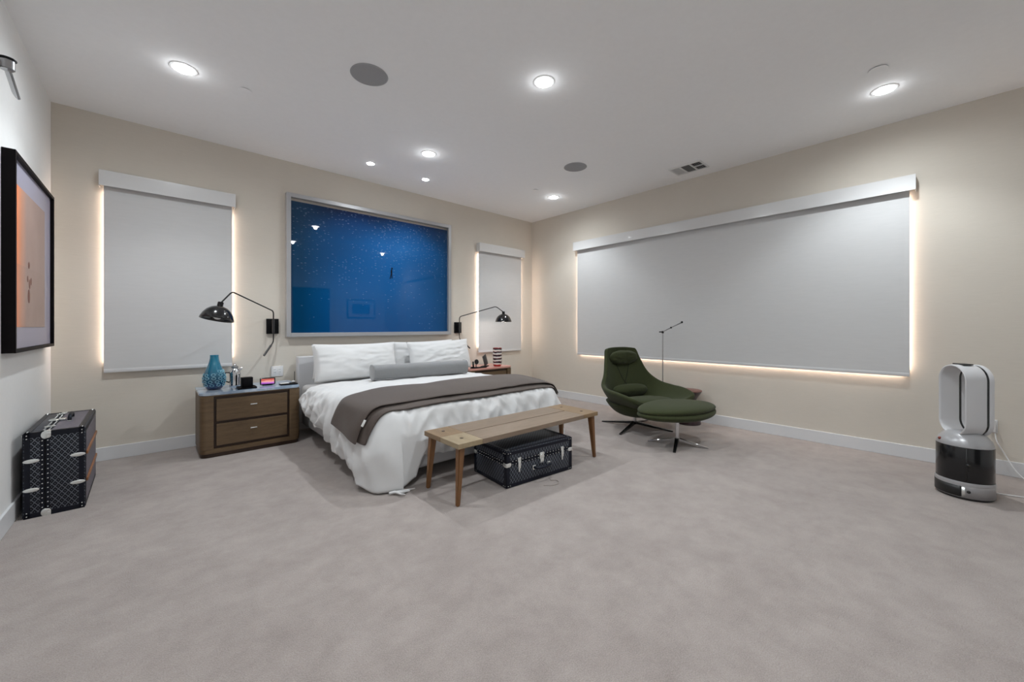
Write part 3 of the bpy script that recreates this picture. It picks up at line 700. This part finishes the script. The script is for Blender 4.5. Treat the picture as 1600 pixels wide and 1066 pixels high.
# throw
def section(y, off):
    pts = []
    for i in range(181):
        th = math.radians(-20 + 220 * (1 - i / 180))          # from left-down over top to right-down
        d_ = Vector((math.cos(th) * 1.0, 0, math.sin(th) * 1.0)).normalized()
        org = Vector((2.15 + (0.75 if math.cos(th) > 0 else -.75) * min(1, abs(math.cos(th)) * 1.4), y, .34))
        h = DUV.ray_cast(org, d_, 2)
        if h[0] is None: continue
        p = h[0]; nn_ = h[1]
        if nn_.dot(d_) < 0: nn_ = -nn_
        pts.append(p + d_ * off)
    # smooth
    for _ in range(5): pts = [pts[0]] + [(pts[k - 1] + pts[k] * 2 + pts[k + 1]) / 4 for k in range(1, len(pts) - 1)] + [pts[-1]]
    return pts
def resample(pts, z_start_l, z_end_r, n):
    i0 = next((i for i, p in enumerate(pts) if p.z > z_start_l and p.x < 2), 0)
    i1 = max(i for i, p in enumerate(pts) if p.z > z_end_r and p.x > 2)
    pts = pts[i0:i1 + 1]; L_ = [0]
    for a, c in zip(pts, pts[1:]): L_.append(L_[-1] + (c - a).length)
    out = []; k = 0
    for j in range(n + 1):
        d_ = L_[-1] * j / n
        while k < len(L_) - 2 and L_[k + 1] < d_: k += 1
        u = (d_ - L_[k]) / max(1e-6, L_[k + 1] - L_[k]); out.append(pts[k].lerp(pts[k + 1], min(1, max(0, u))))
    return out
rows = []
NB = 120
path = [(2.745, .022), (2.85, .020), (3.0, .018), (3.15, .018), (3.26, .018), (3.315, .022), (3.325, .034), (3.30, .046), (3.19, .042), (3.04, .040), (2.92, .040), (2.84, .041), (2.81, .040)]
for k, (y, off) in enumerate(path):
    r = resample(section(y, off), .325 + (y - 2.75) * .13, .45, NB)
    rows.append([Vector((p.x, p.y + .012 * noise.noise(Vector((p.x * 3, k * .2, 0))) , p.z)) for p in r])
b = bmesh.new(); V = [[b.verts.new(p - Vector((2.15, 3.1, 0))) for p in r] for r in rows]
for A, C in zip(V, V[1:]):
    for i in range(NB): b.faces.new((A[i], A[i + 1], C[i + 1], C[i]))
bmesh.ops.recalc_face_normals(b, faces=b.faces)
tb = B(); tb._merge(b)
th_ = thing('throw_blanket', 'folded dark taupe brown throw laid across the foot of the bed', 'blanket', (2.15, 3.1, 0))
tb.obj('throw_cloth', 'throw', th_, solid=.010, sub=1)
p0 = rows[-1][6]; p1 = rows[-1][9]
tg = B().box((0, 0, 0), (.006, .03, .05), bev=.001); mid_ = (p0 + p1) / 2 - Vector((2.15, 3.1, 0))
tg.xf(Matrix.Translation(mid_ + Vector((-.004, -.018, .012))) @ RY(.5)).obj('care_tag', 'tag', th_)

# pillows
def pillow(name, label, group, loc, w, h, th, tilt, yaw=0, mt='pillow', cat='pillow', seed=0, roll=0):
    t = thing(name, label, cat, loc, yaw, group)
    def side(sg):
        def f(a, c):
            u, v = a * 2 - 1, c * 2 - 1
            k = max(0, (1 - u ** 2) * (1 - v ** 2)); T = th / 2 * k ** .36
            x = w / 2 * u * (1 - .045 * (1 - v * v)); z = h / 2 * v * (1 - .07 * (1 - u * u) * (1 if v > 0 else .4))
            wr = .010 * rid(Vector((u * 1.6 + v * 1.3, v * 3.2 - u, seed))) + .006 * rid(Vector((u * 4, v * 5, seed + 5)))
            T2 = T + (wr - .008) * k ** .3
            # sag: fuller at the bottom
            T2 *= (1.05 - .18 * v)
            return Vector((x, -sg * T2, z + h / 2))
        return f
    b_ = B().grid(side(1), 44, 28).grid(side(-1), 44, 28)
    bmesh.ops.remove_doubles(b_.bm, verts=b_.bm.verts, dist=.0006); bmesh.ops.recalc_face_normals(b_.bm, faces=b_.bm.faces)
    b_.xf(RX(-tilt) @ RY(roll)); zmin = min(v.co.z for v in b_.bm.verts); bmesh.ops.translate(b_.bm, vec=(0, 0, -zmin), verts=b_.bm.verts)
    b_.obj('pillow_case', mt, t)
    pts = []
    for i in range(0, 45):
        u = i / 22 - 1; pts.append(RX(-tilt) @ RY(roll) @ Vector((w / 2 * u * .955 if abs(u) < 1 else w / 2 * u, 0, h * (1 - .035 * (1 - u * u)) + .0)) + Vector((0, 0, -zmin)))
    return t
ZP = .585
pillow('pillow', 'white pillow leaning behind the front left one against the headboard', 'white bed pillows', (1.735, 4.69, ZP), .93, .40, .12, .08, 0, seed=3)
pillow('pillow', 'plump creased white pillow, front one on the left half of the bed', 'white bed pillows', (1.70, 4.455, ZP), .95, .42, .23, .24, math.radians(1), seed=8)
pillow('pillow', 'white pillow mostly hidden behind the front right one', 'white bed pillows', (2.68, 4.69, ZP), .90, .40, .12, .08, 0, seed=21, roll=-.02)
pillow('pillow', 'plump white pillow, front one on the right half behind the grey bolster', 'white bed pillows', (2.80, 4.455, ZP), .92, .41, .22, .24, math.radians(-2), seed=31, roll=-.03)
t = thing('bolster', 'long square edged grey velvet bolster cushion lying before the pillows', 'bolster', (2.26, 4.04, .612), math.radians(-6))
def bol(a, c):
    th = a * 2 * PI; v = c * 2 - 1
    e = 1 if abs(v) < .97 else max(.0, 1 - ((abs(v) - .97) / .03) ** 2) ** .5
    n_ = 3.2; ct, st_ = math.cos(th), math.sin(th)
    r = (abs(ct) ** n_ + abs(st_) ** n_) ** (-1 / n_)
    k = max(e, .0) * (1 + .02 * noise.noise(Vector((v * 6, ct, st_))))
    return Vector((.575 * v, .086 * r * ct * k, .078 * r * st_ * k + .078))
bb_ = B().grid(bol, 40, 90, closeu=True); bmesh.ops.remove_doubles(bb_.bm, verts=bb_.bm.verts, dist=.0005)
bmesh.ops.recalc_face_normals(bb_.bm, faces=bb_.bm.faces); bb_.obj('bolster_cover', 'bolster', t)
for s in (-1, 1):
    pts = [Vector((.560 * s, .0875 * (abs(math.cos(a)) ** 3.2 + abs(math.sin(a)) ** 3.2) ** (-1 / 3.2) * math.cos(a), .0795 * (abs(math.cos(a)) ** 3.2 + abs(math.sin(a)) ** 3.2) ** (-1 / 3.2) * math.sin(a) + .078)) for a in [2 * PI * i / 40 for i in range(41)]]
    B().tube(pts, .003, 6).obj('end_piping', 'bolster', t)

# ---------------------------------------------------------------- bench
t = thing('bench', 'long low oak bench with splayed tapered legs at the foot of the bed', 'bench', (2.205, 2.335, 0), -.014)
BL, BW, BZ = 1.50, .45, .415
x0, x1, y0, y1 = -BL / 2, BL / 2, -BW / 2, BW / 2
B().box(*quadbox(x0, x0 + .20, 0.0, y1, BZ - .035, BZ), bev=.003).obj('end_board', 'bench_y', t, smooth=False)
B().box(*quadbox(x0, x0 + .20, y0, -.0, BZ - .035, BZ), bev=.003).obj('end_board', 'bench_pale', t, smooth=False, label='paler end board')
B().box(*quadbox(x1 - .20, x1, y0, y1, BZ - .035, BZ), bev=.003).obj('end_board', 'bench_y', t, smooth=False)
B().box(*quadbox(x0 + .20, x1 - .20, y0, -.006, BZ - .035, BZ), bev=.0025).obj('plank', 'bench_x', t, smooth=False)
B().box(*quadbox(x0 + .20, x1 - .20, .005, y1, BZ - .035, BZ), bev=.0025).obj('plank', 'bench_x', t, smooth=False)
B().box(*quadbox(x0 + .2, x1 - .2, -.012, .012, BZ - .033, BZ - .018)).obj('spline', 'oak_dark', t, smooth=False)
for (x, y) in ((x0 + .10, y0 + .11), (x0 + .10, y1 - .10), (x1 - .10, y0 + .11), (x1 - .10, y1 - .10)):
    B().cyl((x, y, BZ + .0005), .013, .002, 20).obj('wood_plug', 'oak_dark', t)
for sx in (-1, 1):
    for sy in (-1, 1):
        tx, ty = sx * (BL / 2 - .045), sy * (BW / 2 - .045); fx, fy = sx * (BL / 2 - .015), sy * (BW / 2 - .030)
        b = bmesh.new(); rings = []
        for z, h_, u in ((BZ - .036, .024, 0), (.0, .013, 1)):
            cx, cy = tx + (fx - tx) * u, ty + (fy - ty) * u
            rings.append([b.verts.new((cx + a * h_, cy + c * h_, z)) for a, c in ((-1, -1), (1, -1), (1, 1), (-1, 1))])
        for i in range(4): b.faces.new((rings[0][i], rings[0][(i + 1) % 4], rings[1][(i + 1) % 4], rings[1][i]))
        b.faces.new(rings[0]); b.faces.new(rings[1][::-1]); bmesh.ops.recalc_face_normals(b, faces=b.faces)
        bmesh.ops.bevel(b, geom=list(b.edges), offset=.005, segments=2, affect='EDGES')
        q = B(); q._merge(b); q.obj('leg', 'bench_leg', t)

# ---------------------------------------------------------------- suitcases
def suitcase(label, loc, rz, L, Dp, Hh, T, lidh, ribs, name='trunk'):
    """local: X length, -Y front (handle), Z up, base centre at origin; T = extra transform, then dropped on the floor"""
    t = thing(name, label, 'trunk', loc, rz)
    T = T @ Matrix.Translation((0, 0, -Hh / 2))
    zs = min((T @ Vector((sx * L / 2, sy * Dp / 2, z))).z for sx in (-1, 1) for sy in (-1, 1) for z in (0, Hh))
    T = Matrix.Translation((0, 0, -zs)) @ T
    zl = Hh - lidh; g = .002; mk = lambda b_, n_, m_, **k: b_.xf(T).obj(n_, m_, t, **k)
    mk(B().box(*quadbox(-L / 2, L / 2, -Dp / 2, Dp / 2, .0, zl - g), bev=.010), 'body', 'lattice')
    mk(B().box(*quadbox(-L / 2, L / 2, -Dp / 2, Dp / 2, zl + g, Hh), bev=.010), 'lid', 'lattice')
    mk(B().box(*quadbox(-L / 2 + .006, L / 2 - .006, -Dp / 2 + .006, Dp / 2 - .006, zl - .006, zl + .006)), 'seam', 'dark')
    e = .0022; wd = .030
    bs = B()    # leather edge bands round every edge of the box and along the seam
    def band(a): bs.box(*quadbox(*a), bev=.001, seg=1)
    for zc0, zc1 in ((0, wd), (Hh - wd, Hh), (zl - .020, zl - .003), (zl + .003, zl + .020)):
        band((-L / 2 - e, L / 2 + e, -Dp / 2 - e, -Dp / 2 + .002, max(zc0, .006), min(zc1, Hh - .006))); band((-L / 2 - e, L / 2 + e, Dp / 2 - .002, Dp / 2 + e, max(zc0, .006), min(zc1, Hh - .006)))
        band((-L / 2 - e, -L / 2 + .002, -Dp / 2 - e, Dp / 2 + e, max(zc0, .006), min(zc1, Hh - .006))); band((L / 2 - .002, L / 2 + e, -Dp / 2 - e, Dp / 2 + e, max(zc0, .006), min(zc1, Hh - .006)))
    for s in (-1, 1):
        for q in (-1, 1):
            xa, xb = sorted((s * L / 2, s * (L / 2 - wd))); ya, yb = sorted((q * Dp / 2, q * (Dp / 2 - wd)))
            for z0, z1 in ((.004, zl - .004), (zl + .004, Hh - .004)):
                band((min(xa, s * (L / 2 + e)), max(xb, s * (L / 2 + e)), *sorted((q * (Dp / 2 + e), q * (Dp / 2 - .002))), z0, z1))
                band((*sorted((s * (L / 2 + e), s * (L / 2 - .002))), min(ya, q * (Dp / 2 + e)), max(yb, q * (Dp / 2 + e)), z0, z1))
    for z0, z1 in ((-e * 0, .002), (Hh - .002, Hh + e)):
        band((-L / 2 + .006, L / 2 - .006, -Dp / 2 + .006, -Dp / 2 + wd, z0, z1)); band((-L / 2 + .006, L / 2 - .006, Dp / 2 - wd, Dp / 2 - .006, z0, z1))
        band((-L / 2 + .006, -L / 2 + wd, -Dp / 2 + .006, Dp / 2 - .006, z0, z1)); band((L / 2 - wd, L / 2 - .006, -Dp / 2 + .006, Dp / 2 - .006, z0, z1))
    mk(bs, 'leather_edging', 'leather')
    st = B(); R_ = .0042
    def stud(p): b_ = bmesh.new(); bmesh.ops.create_icosphere(b_, subdivisions=1, radius=R_); st._merge(b_, Matrix.Translation(p))
    def line(p, q, n_):
        for i in range(n_): stud(Vector(p).lerp(Vector(q), (i + .5) / n_))
    for z in (zl + .0115, zl - .0115):
        line((-L / 2 + .04, -Dp / 2 - e, z), (L / 2 - .04, -Dp / 2 - e, z), int(L / .035))
        for s in (-1, 1): line((s * (L / 2 + e), -Dp / 2 + .04, z), (s * (L / 2 + e), Dp / 2 - .04, z), int(Dp / .035))
    for s in (-1, 1):
        for z in (.016, Hh - .016):
            for q in (.014, .034): stud((s * (L / 2 - q), -Dp / 2 - e, z)); stud((s * (L / 2 + e), -Dp / 2 + q, z)); stud((s * (L / 2 + e), Dp / 2 - q, z))
        for q in (-1, 1):
            for d_ in (.014, .034): stud((s * (L / 2 - d_), q * (Dp / 2 - .016), Hh + e)); stud((s * (L / 2 - .016), q * (Dp / 2 - d_), Hh + e))
    o_ = mk(st, 'brass_studs', 'nickel'); o_['kind'] = 'stuff'
    # metal corner cups where seam meets the corners
    for s in (-1, 1):
        for q in (-1, 1):
            b_ = B().box((s * (L / 2 + .001 - .014), q * (Dp / 2 + e + .0008), zl - .010), (.032, .003, .030), bev=.0014)
            b_.box((s * (L / 2 + e + .0008), q * (Dp / 2 - .012), zl - .010), (.003, .026, .030), bev=.0014).sph((s * (L / 2 + e), q * (Dp / 2 - .026), zl - .010), .0155, scale=(.14, 1, .97)).sph((s * (L / 2 - .028), q * (Dp / 2 + e), zl - .010), .0155, scale=(1, .14, .97))
            mk(b_, 'corner_plate', 'nickel')
    # latches, lock, handle on the front
    fy = -Dp / 2 - e
    kf = .62 if ribs else 1
    for s in (-1, 1):
        x = s * L * .33
        b_ = B().box((x, fy - .004, zl + .016 * kf), (.030 * kf, .008, .030 * kf), bev=.002).box((x, fy - .006, zl - .022 * kf), (.024 * kf, .010, .055 * kf), bev=.003)
        if not ribs: b_.box((x, fy - .004, zl - .062), (.014, .007, .03), bev=.003)
        mk(b_, 'latch', 'nickel')
    mk(B().box((0, fy - .005, zl + .004), (.045, .010, .05), bev=.004).box((0, fy - .007, zl - .035), (.034, .012, .035), bev=.004).cyl((0, fy - .009, zl + .006), .012, .012, rot=RX(PI / 2)), 'lock_plate', 'nickel')
    hz_ = zl - .075
    hp = [(-.075, fy - .006, hz_), (-.070, fy - .028, hz_), (-.04, fy - .040, hz_), (0, fy - .044, hz_), (.04, fy - .040, hz_), (.070, fy - .028, hz_), (.075, fy - .006, hz_)]
    mk(B().tube(sweep(hp, .02, 3), .0105, 12), 'handle', 'leather')
    for s in (-1, 1): mk(B().box((s * .075, fy - .003, hz_), (.030 * kf, .006, .034 * kf), bev=.002), 'handle_mount', 'nickel')
    if ribs:
        mk(B().box(*quadbox(-L / 2 + .035, L / 2 - .035, -Dp / 2 + .035, Dp / 2 - .035, -.0012, .002)), 'bottom_panel', 'grey_canvas', smooth=False)
        for s in (-1, 1):
            y = s * Dp * .17
            mk(B().box(*quadbox(-L / 2 + .03, L / 2 - .03, y - .011, y + .011, -.010, .001), bev=.003), 'wood_rib', 'rib')
            for e_ in (-1, 1):
                mk(B().sph((e_ * (L / 2 + e), y, .034), .02, scale=(.12, .62, 1.7)), 'rib_tip', 'nickel')
                mk(B().sph((e_ * (L / 2 + e), y, Hh - .034), .02, scale=(.12, .62, 1.7)), 'rib_tip', 'nickel')
        for e_ in (-1, 1):
            for q in (-1, 1): mk(B().sph((e_ * (L / 2 + e), q * (Dp / 2 - .020), zl - .0), .024, scale=(.12, 1.0, .75)), 'seam_cap', 'nickel')
        mk(B().box(*quadbox(-L / 2 + .035, L / 2 - .035, -Dp / 2 - .0012, -Dp / 2 + .002, .035, zl - .024)), 'side_panel', 'grey_canvas', smooth=False)
    return t
suitcase('dark navy lattice print hard suitcase lying flat under the oak bench', (2.235, 2.325, 0), math.radians(-5), .67, .44, .27, Matrix.Identity(4), .09, False, 'suitcase')
Tst = Matrix(((0, 0, -1, 0), (1, 0, 0, 0), (0, -1, 0, 0), (0, 0, 0, 1)))
suitcase('black lattice print trunk standing upright on the carpet by the left wall', (-.484, 4.155, 0), math.radians(1), .745, .525, .262, Tst, .09, True, 'suitcase')
tag(B().tube(sweep([(0, 0, .004), (.05, -.05, .004), (.12, -.055, .004), (.15, .0, .005), (.11, .03, .004), (.13, .05, .004)], .04), .003, 6).obj('cord', mat('pale_cord', srgb(170, 160, 155), .7)), 'thin pale looped cord on the carpet in front of the lying suitcase', 'cord').location = (2.13, 2.0, .0)

# ---------------------------------------------------------------- armchair and ottoman
FA = math.radians(-110.0)           # facing
rz = FA - PI / 2                         # local +Y -> facing
ch = thing('lounge_chair', 'olive green felt lounge chair with wide swept arms by the wide blind', 'armchair', (4.16, 2.44, 0), rz)
cen = [(0, .36, .325), (0, .24, .285), (0, .04, .245), (0, -.14, .245), (0, -.26, .33), (0, -.31, .50), (0, -.355, .70), (0, -.385, .84), (0, -.39, .925)]
edg = [(.31, .39, .355), (.43, .39, .42), (.485, .20, .465), (.480, .01, .48), (.425, -.15, .515), (.325, -.245, .62), (.265, -.315, .775), (.235, -.355, .88), (.212, -.368, .905)]
def shell(a, c, off=0):
    u = a * 2 - 1; k = c * (len(cen) - 1); i = min(int(k), len(cen) - 2); f = k - i
    def cat(T_):
        P_ = [Vector(T_[max(0, min(len(T_) - 1, j))]) for j in (i - 1, i, i + 1, i + 2)]
        return .5 * ((2 * P_[1]) + (-P_[0] + P_[2]) * f + (2 * P_[0] - 5 * P_[1] + 4 * P_[2] - P_[3]) * f * f + (-P_[0] + 3 * P_[1] - 3 * P_[2] + P_[3]) * f ** 3)
    C_, E_ = cat(cen), cat(edg); s = abs(u)
    p = 2.6
    w_ = s ** p
    x = E_.x * (s ** .92) * (1 if u > 0 else -1)
    return Vector((x, C_.y + (E_.y - C_.y) * (s ** 2.2), C_.z + (E_.z - C_.z) * w_))
B().grid(shell, 28, 40).obj('seat_shell', 'green', ch, solid=.05, off=0, sub=1)
# underside pan
def pan(a, c):
    th = a * 2 * PI; k = c
    rx, ry = .40 * k ** .6, .37 * k ** .6
    return Vector((rx * math.cos(th), ry * math.sin(th), .150 + .165 * k ** 2.4))
pb = B().grid(pan, 40, 12, closeu=True); bmesh.ops.remove_doubles(pb.bm, verts=pb.bm.verts, dist=.001); bmesh.ops.recalc_face_normals(pb.bm, faces=pb.bm.faces)
pb.obj('under_pan', 'green', ch, solid=.012)
def cushion(w_, d_, h_, n_=2.4, puff=.5, seed=1, wr=.004):
    def f(a, c):
        th = a * 2 * PI; k = c * 2 - 1                # k: -1 bottom centre .. 1 top centre
        rad = math.cos(k * PI / 2) ** .5 if abs(k) < 1 else 0
        ct, st_ = math.cos(th), math.sin(th); r = (abs(ct) ** n_ + abs(st_) ** n_) ** (-1 / n_)
        z = h_ / 2 * math.sin(k * PI / 2)
        return Vector((w_ / 2 * r * ct * rad, d_ / 2 * r * st_ * rad, z + wr * noise.noise(Vector((ct * 3 * rad, st_ * 3 * rad, seed + k)))))
    b_ = B().grid(f, 40, 20, closeu=True); bmesh.ops.remove_doubles(b_.bm, verts=b_.bm.verts, dist=.0008); bmesh.ops.recalc_face_normals(b_.bm, faces=b_.bm.faces); return b_
cushion(.58, .50, .10, 2.6, seed=2).xf(Matrix.Translation((0, .10, .325)) @ RX(.09)).obj('seat_cushion', 'green', ch)
cushion(.50, .15, .13, 2.6, seed=5).xf(Matrix.Translation((0, -.185, .41)) @ RX(1.0)).obj('lumbar_cushion', 'green', ch)
cushion(.41, .17, .105, 2.3, seed=9, wr=.018).xf(Matrix.Translation((0, -.312, .80)) @ RX(1.38)).obj('head_cushion', 'green', ch)
# seams
def onshell(u, v, o=.029):
    a = (u + 1) / 2; P0 = shell(a, v); P1 = shell(min(1, a + .01), v); P2 = shell(a, min(1, v + .01))
    n_ = (P1 - P0).cross(P2 - P0).normalized(); 
    if n_.y < 0 and v > .5: n_ = -n_
    if n_.z < 0 and v <= .5: n_ = -n_
    return P0 + n_ * o
B().tube([onshell(-.05 + .55 * (i / 12), .60 + .22 * i / 12, .0265) for i in range(13)], .0042, 6).obj('seam', 'seam', ch)
B().tube([onshell(.05 - .55 * (i / 12), .60 + .22 * i / 12, .0265) for i in range(13)], .0042, 6).obj('seam', 'seam', ch)
for o_ in ch.children:
    for v in o_.data.vertices: v.co.x -= .05; v.co.y += .04
def star(parent, angles, R0, colr, ztop_, dark, hub=.028):
    B().cyl((0, 0, (ztop_ + .06) / 2 + .0), colr, ztop_ - .06, bev=.002).obj('column', 'chrome', parent)
    B().cyl((0, 0, .055), hub, .035, bev=.004).obj('hub', 'black' if dark else 'chrome', parent)
    for a in angles:
        b = bmesh.new(); rings = []
        for r_, w_, z0, z1 in ((.0, .020, .045, .075), (R0 * .5, .017, .020, .043), (R0, .013, .0, .012)):
            c_ = Vector((math.cos(a), math.sin(a), 0)); s_2 = Vector((-c_.y, c_.x, 0))
            rings.append([b.verts.new(c_ * r_ + s_2 * q * w_ + Vector((0, 0, z))) for q, z in ((-1, z0), (1, z0), (1, z1), (-1, z1))])
        for A, C in zip(rings, rings[1:]):
            for i in range(4): b.faces.new((A[i], A[(i + 1) % 4], C[(i + 1) % 4], C[i]))
        b.faces.new(rings[0][::-1]); b.faces.new(rings[-1]); bmesh.ops.recalc_face_normals(b, faces=b.faces)
        bmesh.ops.bevel(b, geom=list(b.edges), offset=.002, segments=1, affect='EDGES')
        q = B(); q._merge(b); q.obj('base_leg', 'black_gloss' if dark else 'chrome', parent)
star(ch, [math.radians(a) - rz for a in (98, 189, -73, 9)], .42, .020, .18, True)
ot = thing('ottoman', 'olive green felt ottoman on a chrome star base in front of the lounge chair', 'ottoman', (3.85, 1.79, 0), rz + .05)
def otf(w_, d_, z0, z1, bev, lift):
    def f(a, c):
        th = a * 2 * PI; k = c * 2 - 1; n_ = 2.05
        rad = max(0, math.cos(k * PI / 2)) ** bev; ct, st_ = math.cos(th), math.sin(th); r = (abs(ct) ** n_ + abs(st_) ** n_) ** (-1 / n_)
        x = w_ / 2 * r * ct * rad; y = d_ / 2 * r * st_ * rad * (1 - .18 * abs(ct) ** 2)
        z = (z0 + z1) / 2 + (z1 - z0) / 2 * math.sin(k * PI / 2)
        return Vector((x, y, z + lift * ((x / (w_ / 2)) ** 2)))
    b_ = B().grid(f, 56, 24, closeu=True); bmesh.ops.remove_doubles(b_.bm, verts=b_.bm.verts, dist=.0008); bmesh.ops.recalc_face_normals(b_.bm, faces=b_.bm.faces); return b_
otf(.93, .54, .335, .425, .42, -.012).obj('top_pad', 'green', ot)
otf(.94, .55, .262, .385, .62, .010).obj('under_shell', 'green', ot)
star(ot, [math.radians(a) - rz - .05 for a in (110, 200, -69, 21)], .28, .018, .28, False)
ot.children[-4].data.materials[0] = M['chrome']
for o_ in ot.children:
    if o_.name.startswith('base_leg') and abs(((math.degrees(math.atan2(sum(v.co.y for v in o_.data.vertices), sum(v.co.x for v in o_.data.vertices))) + math.degrees(rz + .05)) % 360) - 200) < 8:
        o_.data.materials[0] = M['black_gloss']; o_['label'] = 'dark glossy leg toward the bed'

# side table
t = thing('side_table', 'dark red hourglass side table behind the ottoman', 'side table', (4.822, 2.107, 0))
B().lathe([(0, 0), (.142, 0), (.147, .006), (.142, .035), (.10, .11), (.072, .18), (.066, .22), (.075, .26), (.11, .33), (.148, .382), (.153, .395)], 56).obj('body', 'stool', t)
B().lathe([(.153, .395), (.156, .399), (.154, .406), (.147, .408), (0, .408)], 56).obj('top', 'stool_top', t)
# reading lamp
t = thing('reading_lamp', 'slender grey floor reading lamp with a jointed arm behind the lounge chair', 'floor lamp', (4.80, 2.42, 0))
B().lathe([(0, 0), (.10, 0), (.102, .004), (.10, .010), (.02, .013), (0, .013)], 40).obj('base', 'steel', t)
B().tube([(0, 0, .012), (0, 0, 1.10)], .0065, 12).obj('pole', 'steel', t)
B().cyl((0, 0, 1.11), .014, .03, 20, bev=.003).box((0, .02, 1.112), (.014, .05, .014)).obj('joint', 'black', t)
a0, a1 = Vector((0, 0, 1.115)), Vector((-.05, -.27, 1.235)) 
B().tube([a0, a1], .006, 10).obj('arm', 'steel', t)
B().sph(a0.lerp(a1, .45), .012).obj('joint', 'black', t)
B().sph(a1, .013).obj('joint', 'black', t)
B().box(tuple(a0.lerp(a1, .74) + Vector((0, 0, -.004))), (.014, .13, .006), rot=RX(-.41)).obj('lamp_head', 'steel', t)

# ---------------------------------------------------------------- fan / humidifier
FN = math.atan2(.788, -.616)
t = thing('bladeless_fan', 'white and silver bladeless tower fan with black base near the right wall', 'fan', (4.215, -.097, 0), FN + PI / 2)   # local -Y = facing
R = .140
B().lathe([(0, 0), (R - .01, 0), (R - .004, .006), (R - .004, .016)], 64).obj('foot', 'fan_black', t)
B().lathe([(R, .016), (R, .115), (R - .002, .118)], 64).obj('lower_drum', 'fan_silver', t, solid=.004)
def arcpanel(r0, r1, z0, z1, a0, a1, n_=32):
    b = B(); 
    def f(a, c):
        th = a0 + (a1 - a0) * a; return Vector((r1 * math.sin(th), -r1 * math.cos(th), z0 + (z1 - z0) * c))
    b.grid(f, n_, 2); return b
arcpanel(R, R + .001, .020, .092, -1.35, .78).obj('tank_window', 'fan_black', t, solid=.006)
arcpanel(R, R + .002, .026, .090, .80, .90).obj('tank_clip', 'nickel', t, solid=.006)
B().lathe([(R + .0005, .092), (R + .002, .096), (R + .002, .117), (R + .0005, .121)], 64).obj('silver_band', 'fan_silver', t)
B().lathe([(R - .003, .121), (R - .001, .125), (R - .001, .352), (R - .003, .356)], 64).obj('smoked_body', 'fan_dark', t)
arcpanel(R, R + .001, .125, .352, .93, .97, 4).obj('body_seam', 'fan_black', t, solid=.003)
B().sph((R * math.sin(1.0), -R * math.cos(1.0), .24), .012, scale=(1, 1, 1)).obj('button', 'fan_black', t)
B().sph((R * math.sin(1.02), -R * math.cos(1.02), .06), .010).obj('button', 'fan_black', t)
B().lathe([(R - .002, .356), (R - .001, .362), (R - .012, .395), (R - .040, .432), (R - .062, .445), (0, .448)], 64).obj('shoulder', 'fan_silver', t)
B().sph(((R - .010) * math.sin(-.2), -(R - .010) * math.cos(-.2), .385), .011, scale=(1, 1, 1)).obj('indicator', 'red', t, label='small round copper red button')
# ring loop
LWd, LH, LD = .212, .50, .155
def stad(w_, h_, n_=64):
    pts = []; r = w_ / 2
    for i in range(n_):
        a = 2 * PI * i / n_; x = r * math.cos(a); z = r * math.sin(a) + (h_ / 2 - r if math.sin(a) >= 0 else -(h_ / 2 - r)); pts.append((x, z))
    return pts
def loop(w_, h_, d0, d1, thk, tap=0):
    b = bmesh.new(); N_ = 72
    o0 = stad(w_, h_, N_); i0 = stad(w_ - 2 * thk, h_ - 2 * thk, N_)
    prof = []   # (blend outer->inner, y)
    e = .012
    for k, y in ((0, d0 + e), (.12, d0 + .003), (.5, d0), (.85, d0 + .004), (1, d0 + e), (1 + tap, d1 - e), (.85, d1 - .003), (.5, d1), (.12, d1 - .003), (0, d1 - e)): prof.append((k, y))
    V = [[b.verts.new((o0[i][0] + (i0[i][0] - o0[i][0]) * k, y, o0[i][1] + (i0[i][1] - o0[i][1]) * k)) for i in range(N_)] for k, y in prof]
    n_ = len(V)
    for j in range(n_):
        for i in range(N_): b.faces.new((V[j][i], V[j][(i + 1) % N_], V[(j + 1) % n_][(i + 1) % N_], V[(j + 1) % n_][i]))
    bmesh.ops.recalc_face_normals(b, faces=b.faces); q = B(); q._merge(b); return q
zc = .425 + LH / 2 - .01
loop(LWd, LH, -LD / 2, LD / 2 - .030, .014).xf(Matrix.Translation((0, 0, zc))).obj('air_loop', 'fan_white', t)
loop(LWd - .008, LH - .008, LD / 2 - .030, LD / 2 - .018, .006).xf(Matrix.Translation((0, 0, zc))).obj('loop_slot', 'fan_dark', t)
loop(LWd + .002, LH + .002, LD / 2 - .018, LD / 2 + .012, .016).xf(Matrix.Translation((0, 0, zc))).obj('rear_loop', 'fan_white', t)
B().box((0, -.01, zc + LH / 2 + .003), (.085, .06, .008), bev=.003).obj('remote', 'fan_black', t, label='dark slim remote resting on top')
# wall outlet with plug and cord
t = thing('wall_outlet', 'white outlet plate with a plug low on the right wall behind the fan', 'outlet', (XR, -.262, .31))
B().box((-.004, 0, .07), (.007, .055, .105), bev=.003).obj('cover_plate', 'plastic_white', t)
B().box((-.030, 0, .075), (.042, .032, .095), bev=.008).obj('plug', 'plastic_white', t)
tag(B().tube(sweep([(XR - .035, -.275, .330), (XR - .05, -.28, .27), (XR - .06, -.33, .16), (XR - .10, -.36, .09), (XR - .13, -.40, .03), (XR - .17, -.46, .006), (XR - .40, -.62, .006), (4.45, -.45, .006), (4.36, -.16, .006)], .05), .004, 8).obj('power_cord', 'plastic_white'), 'white power cord running from the outlet down to the carpet behind the fan', 'cord')
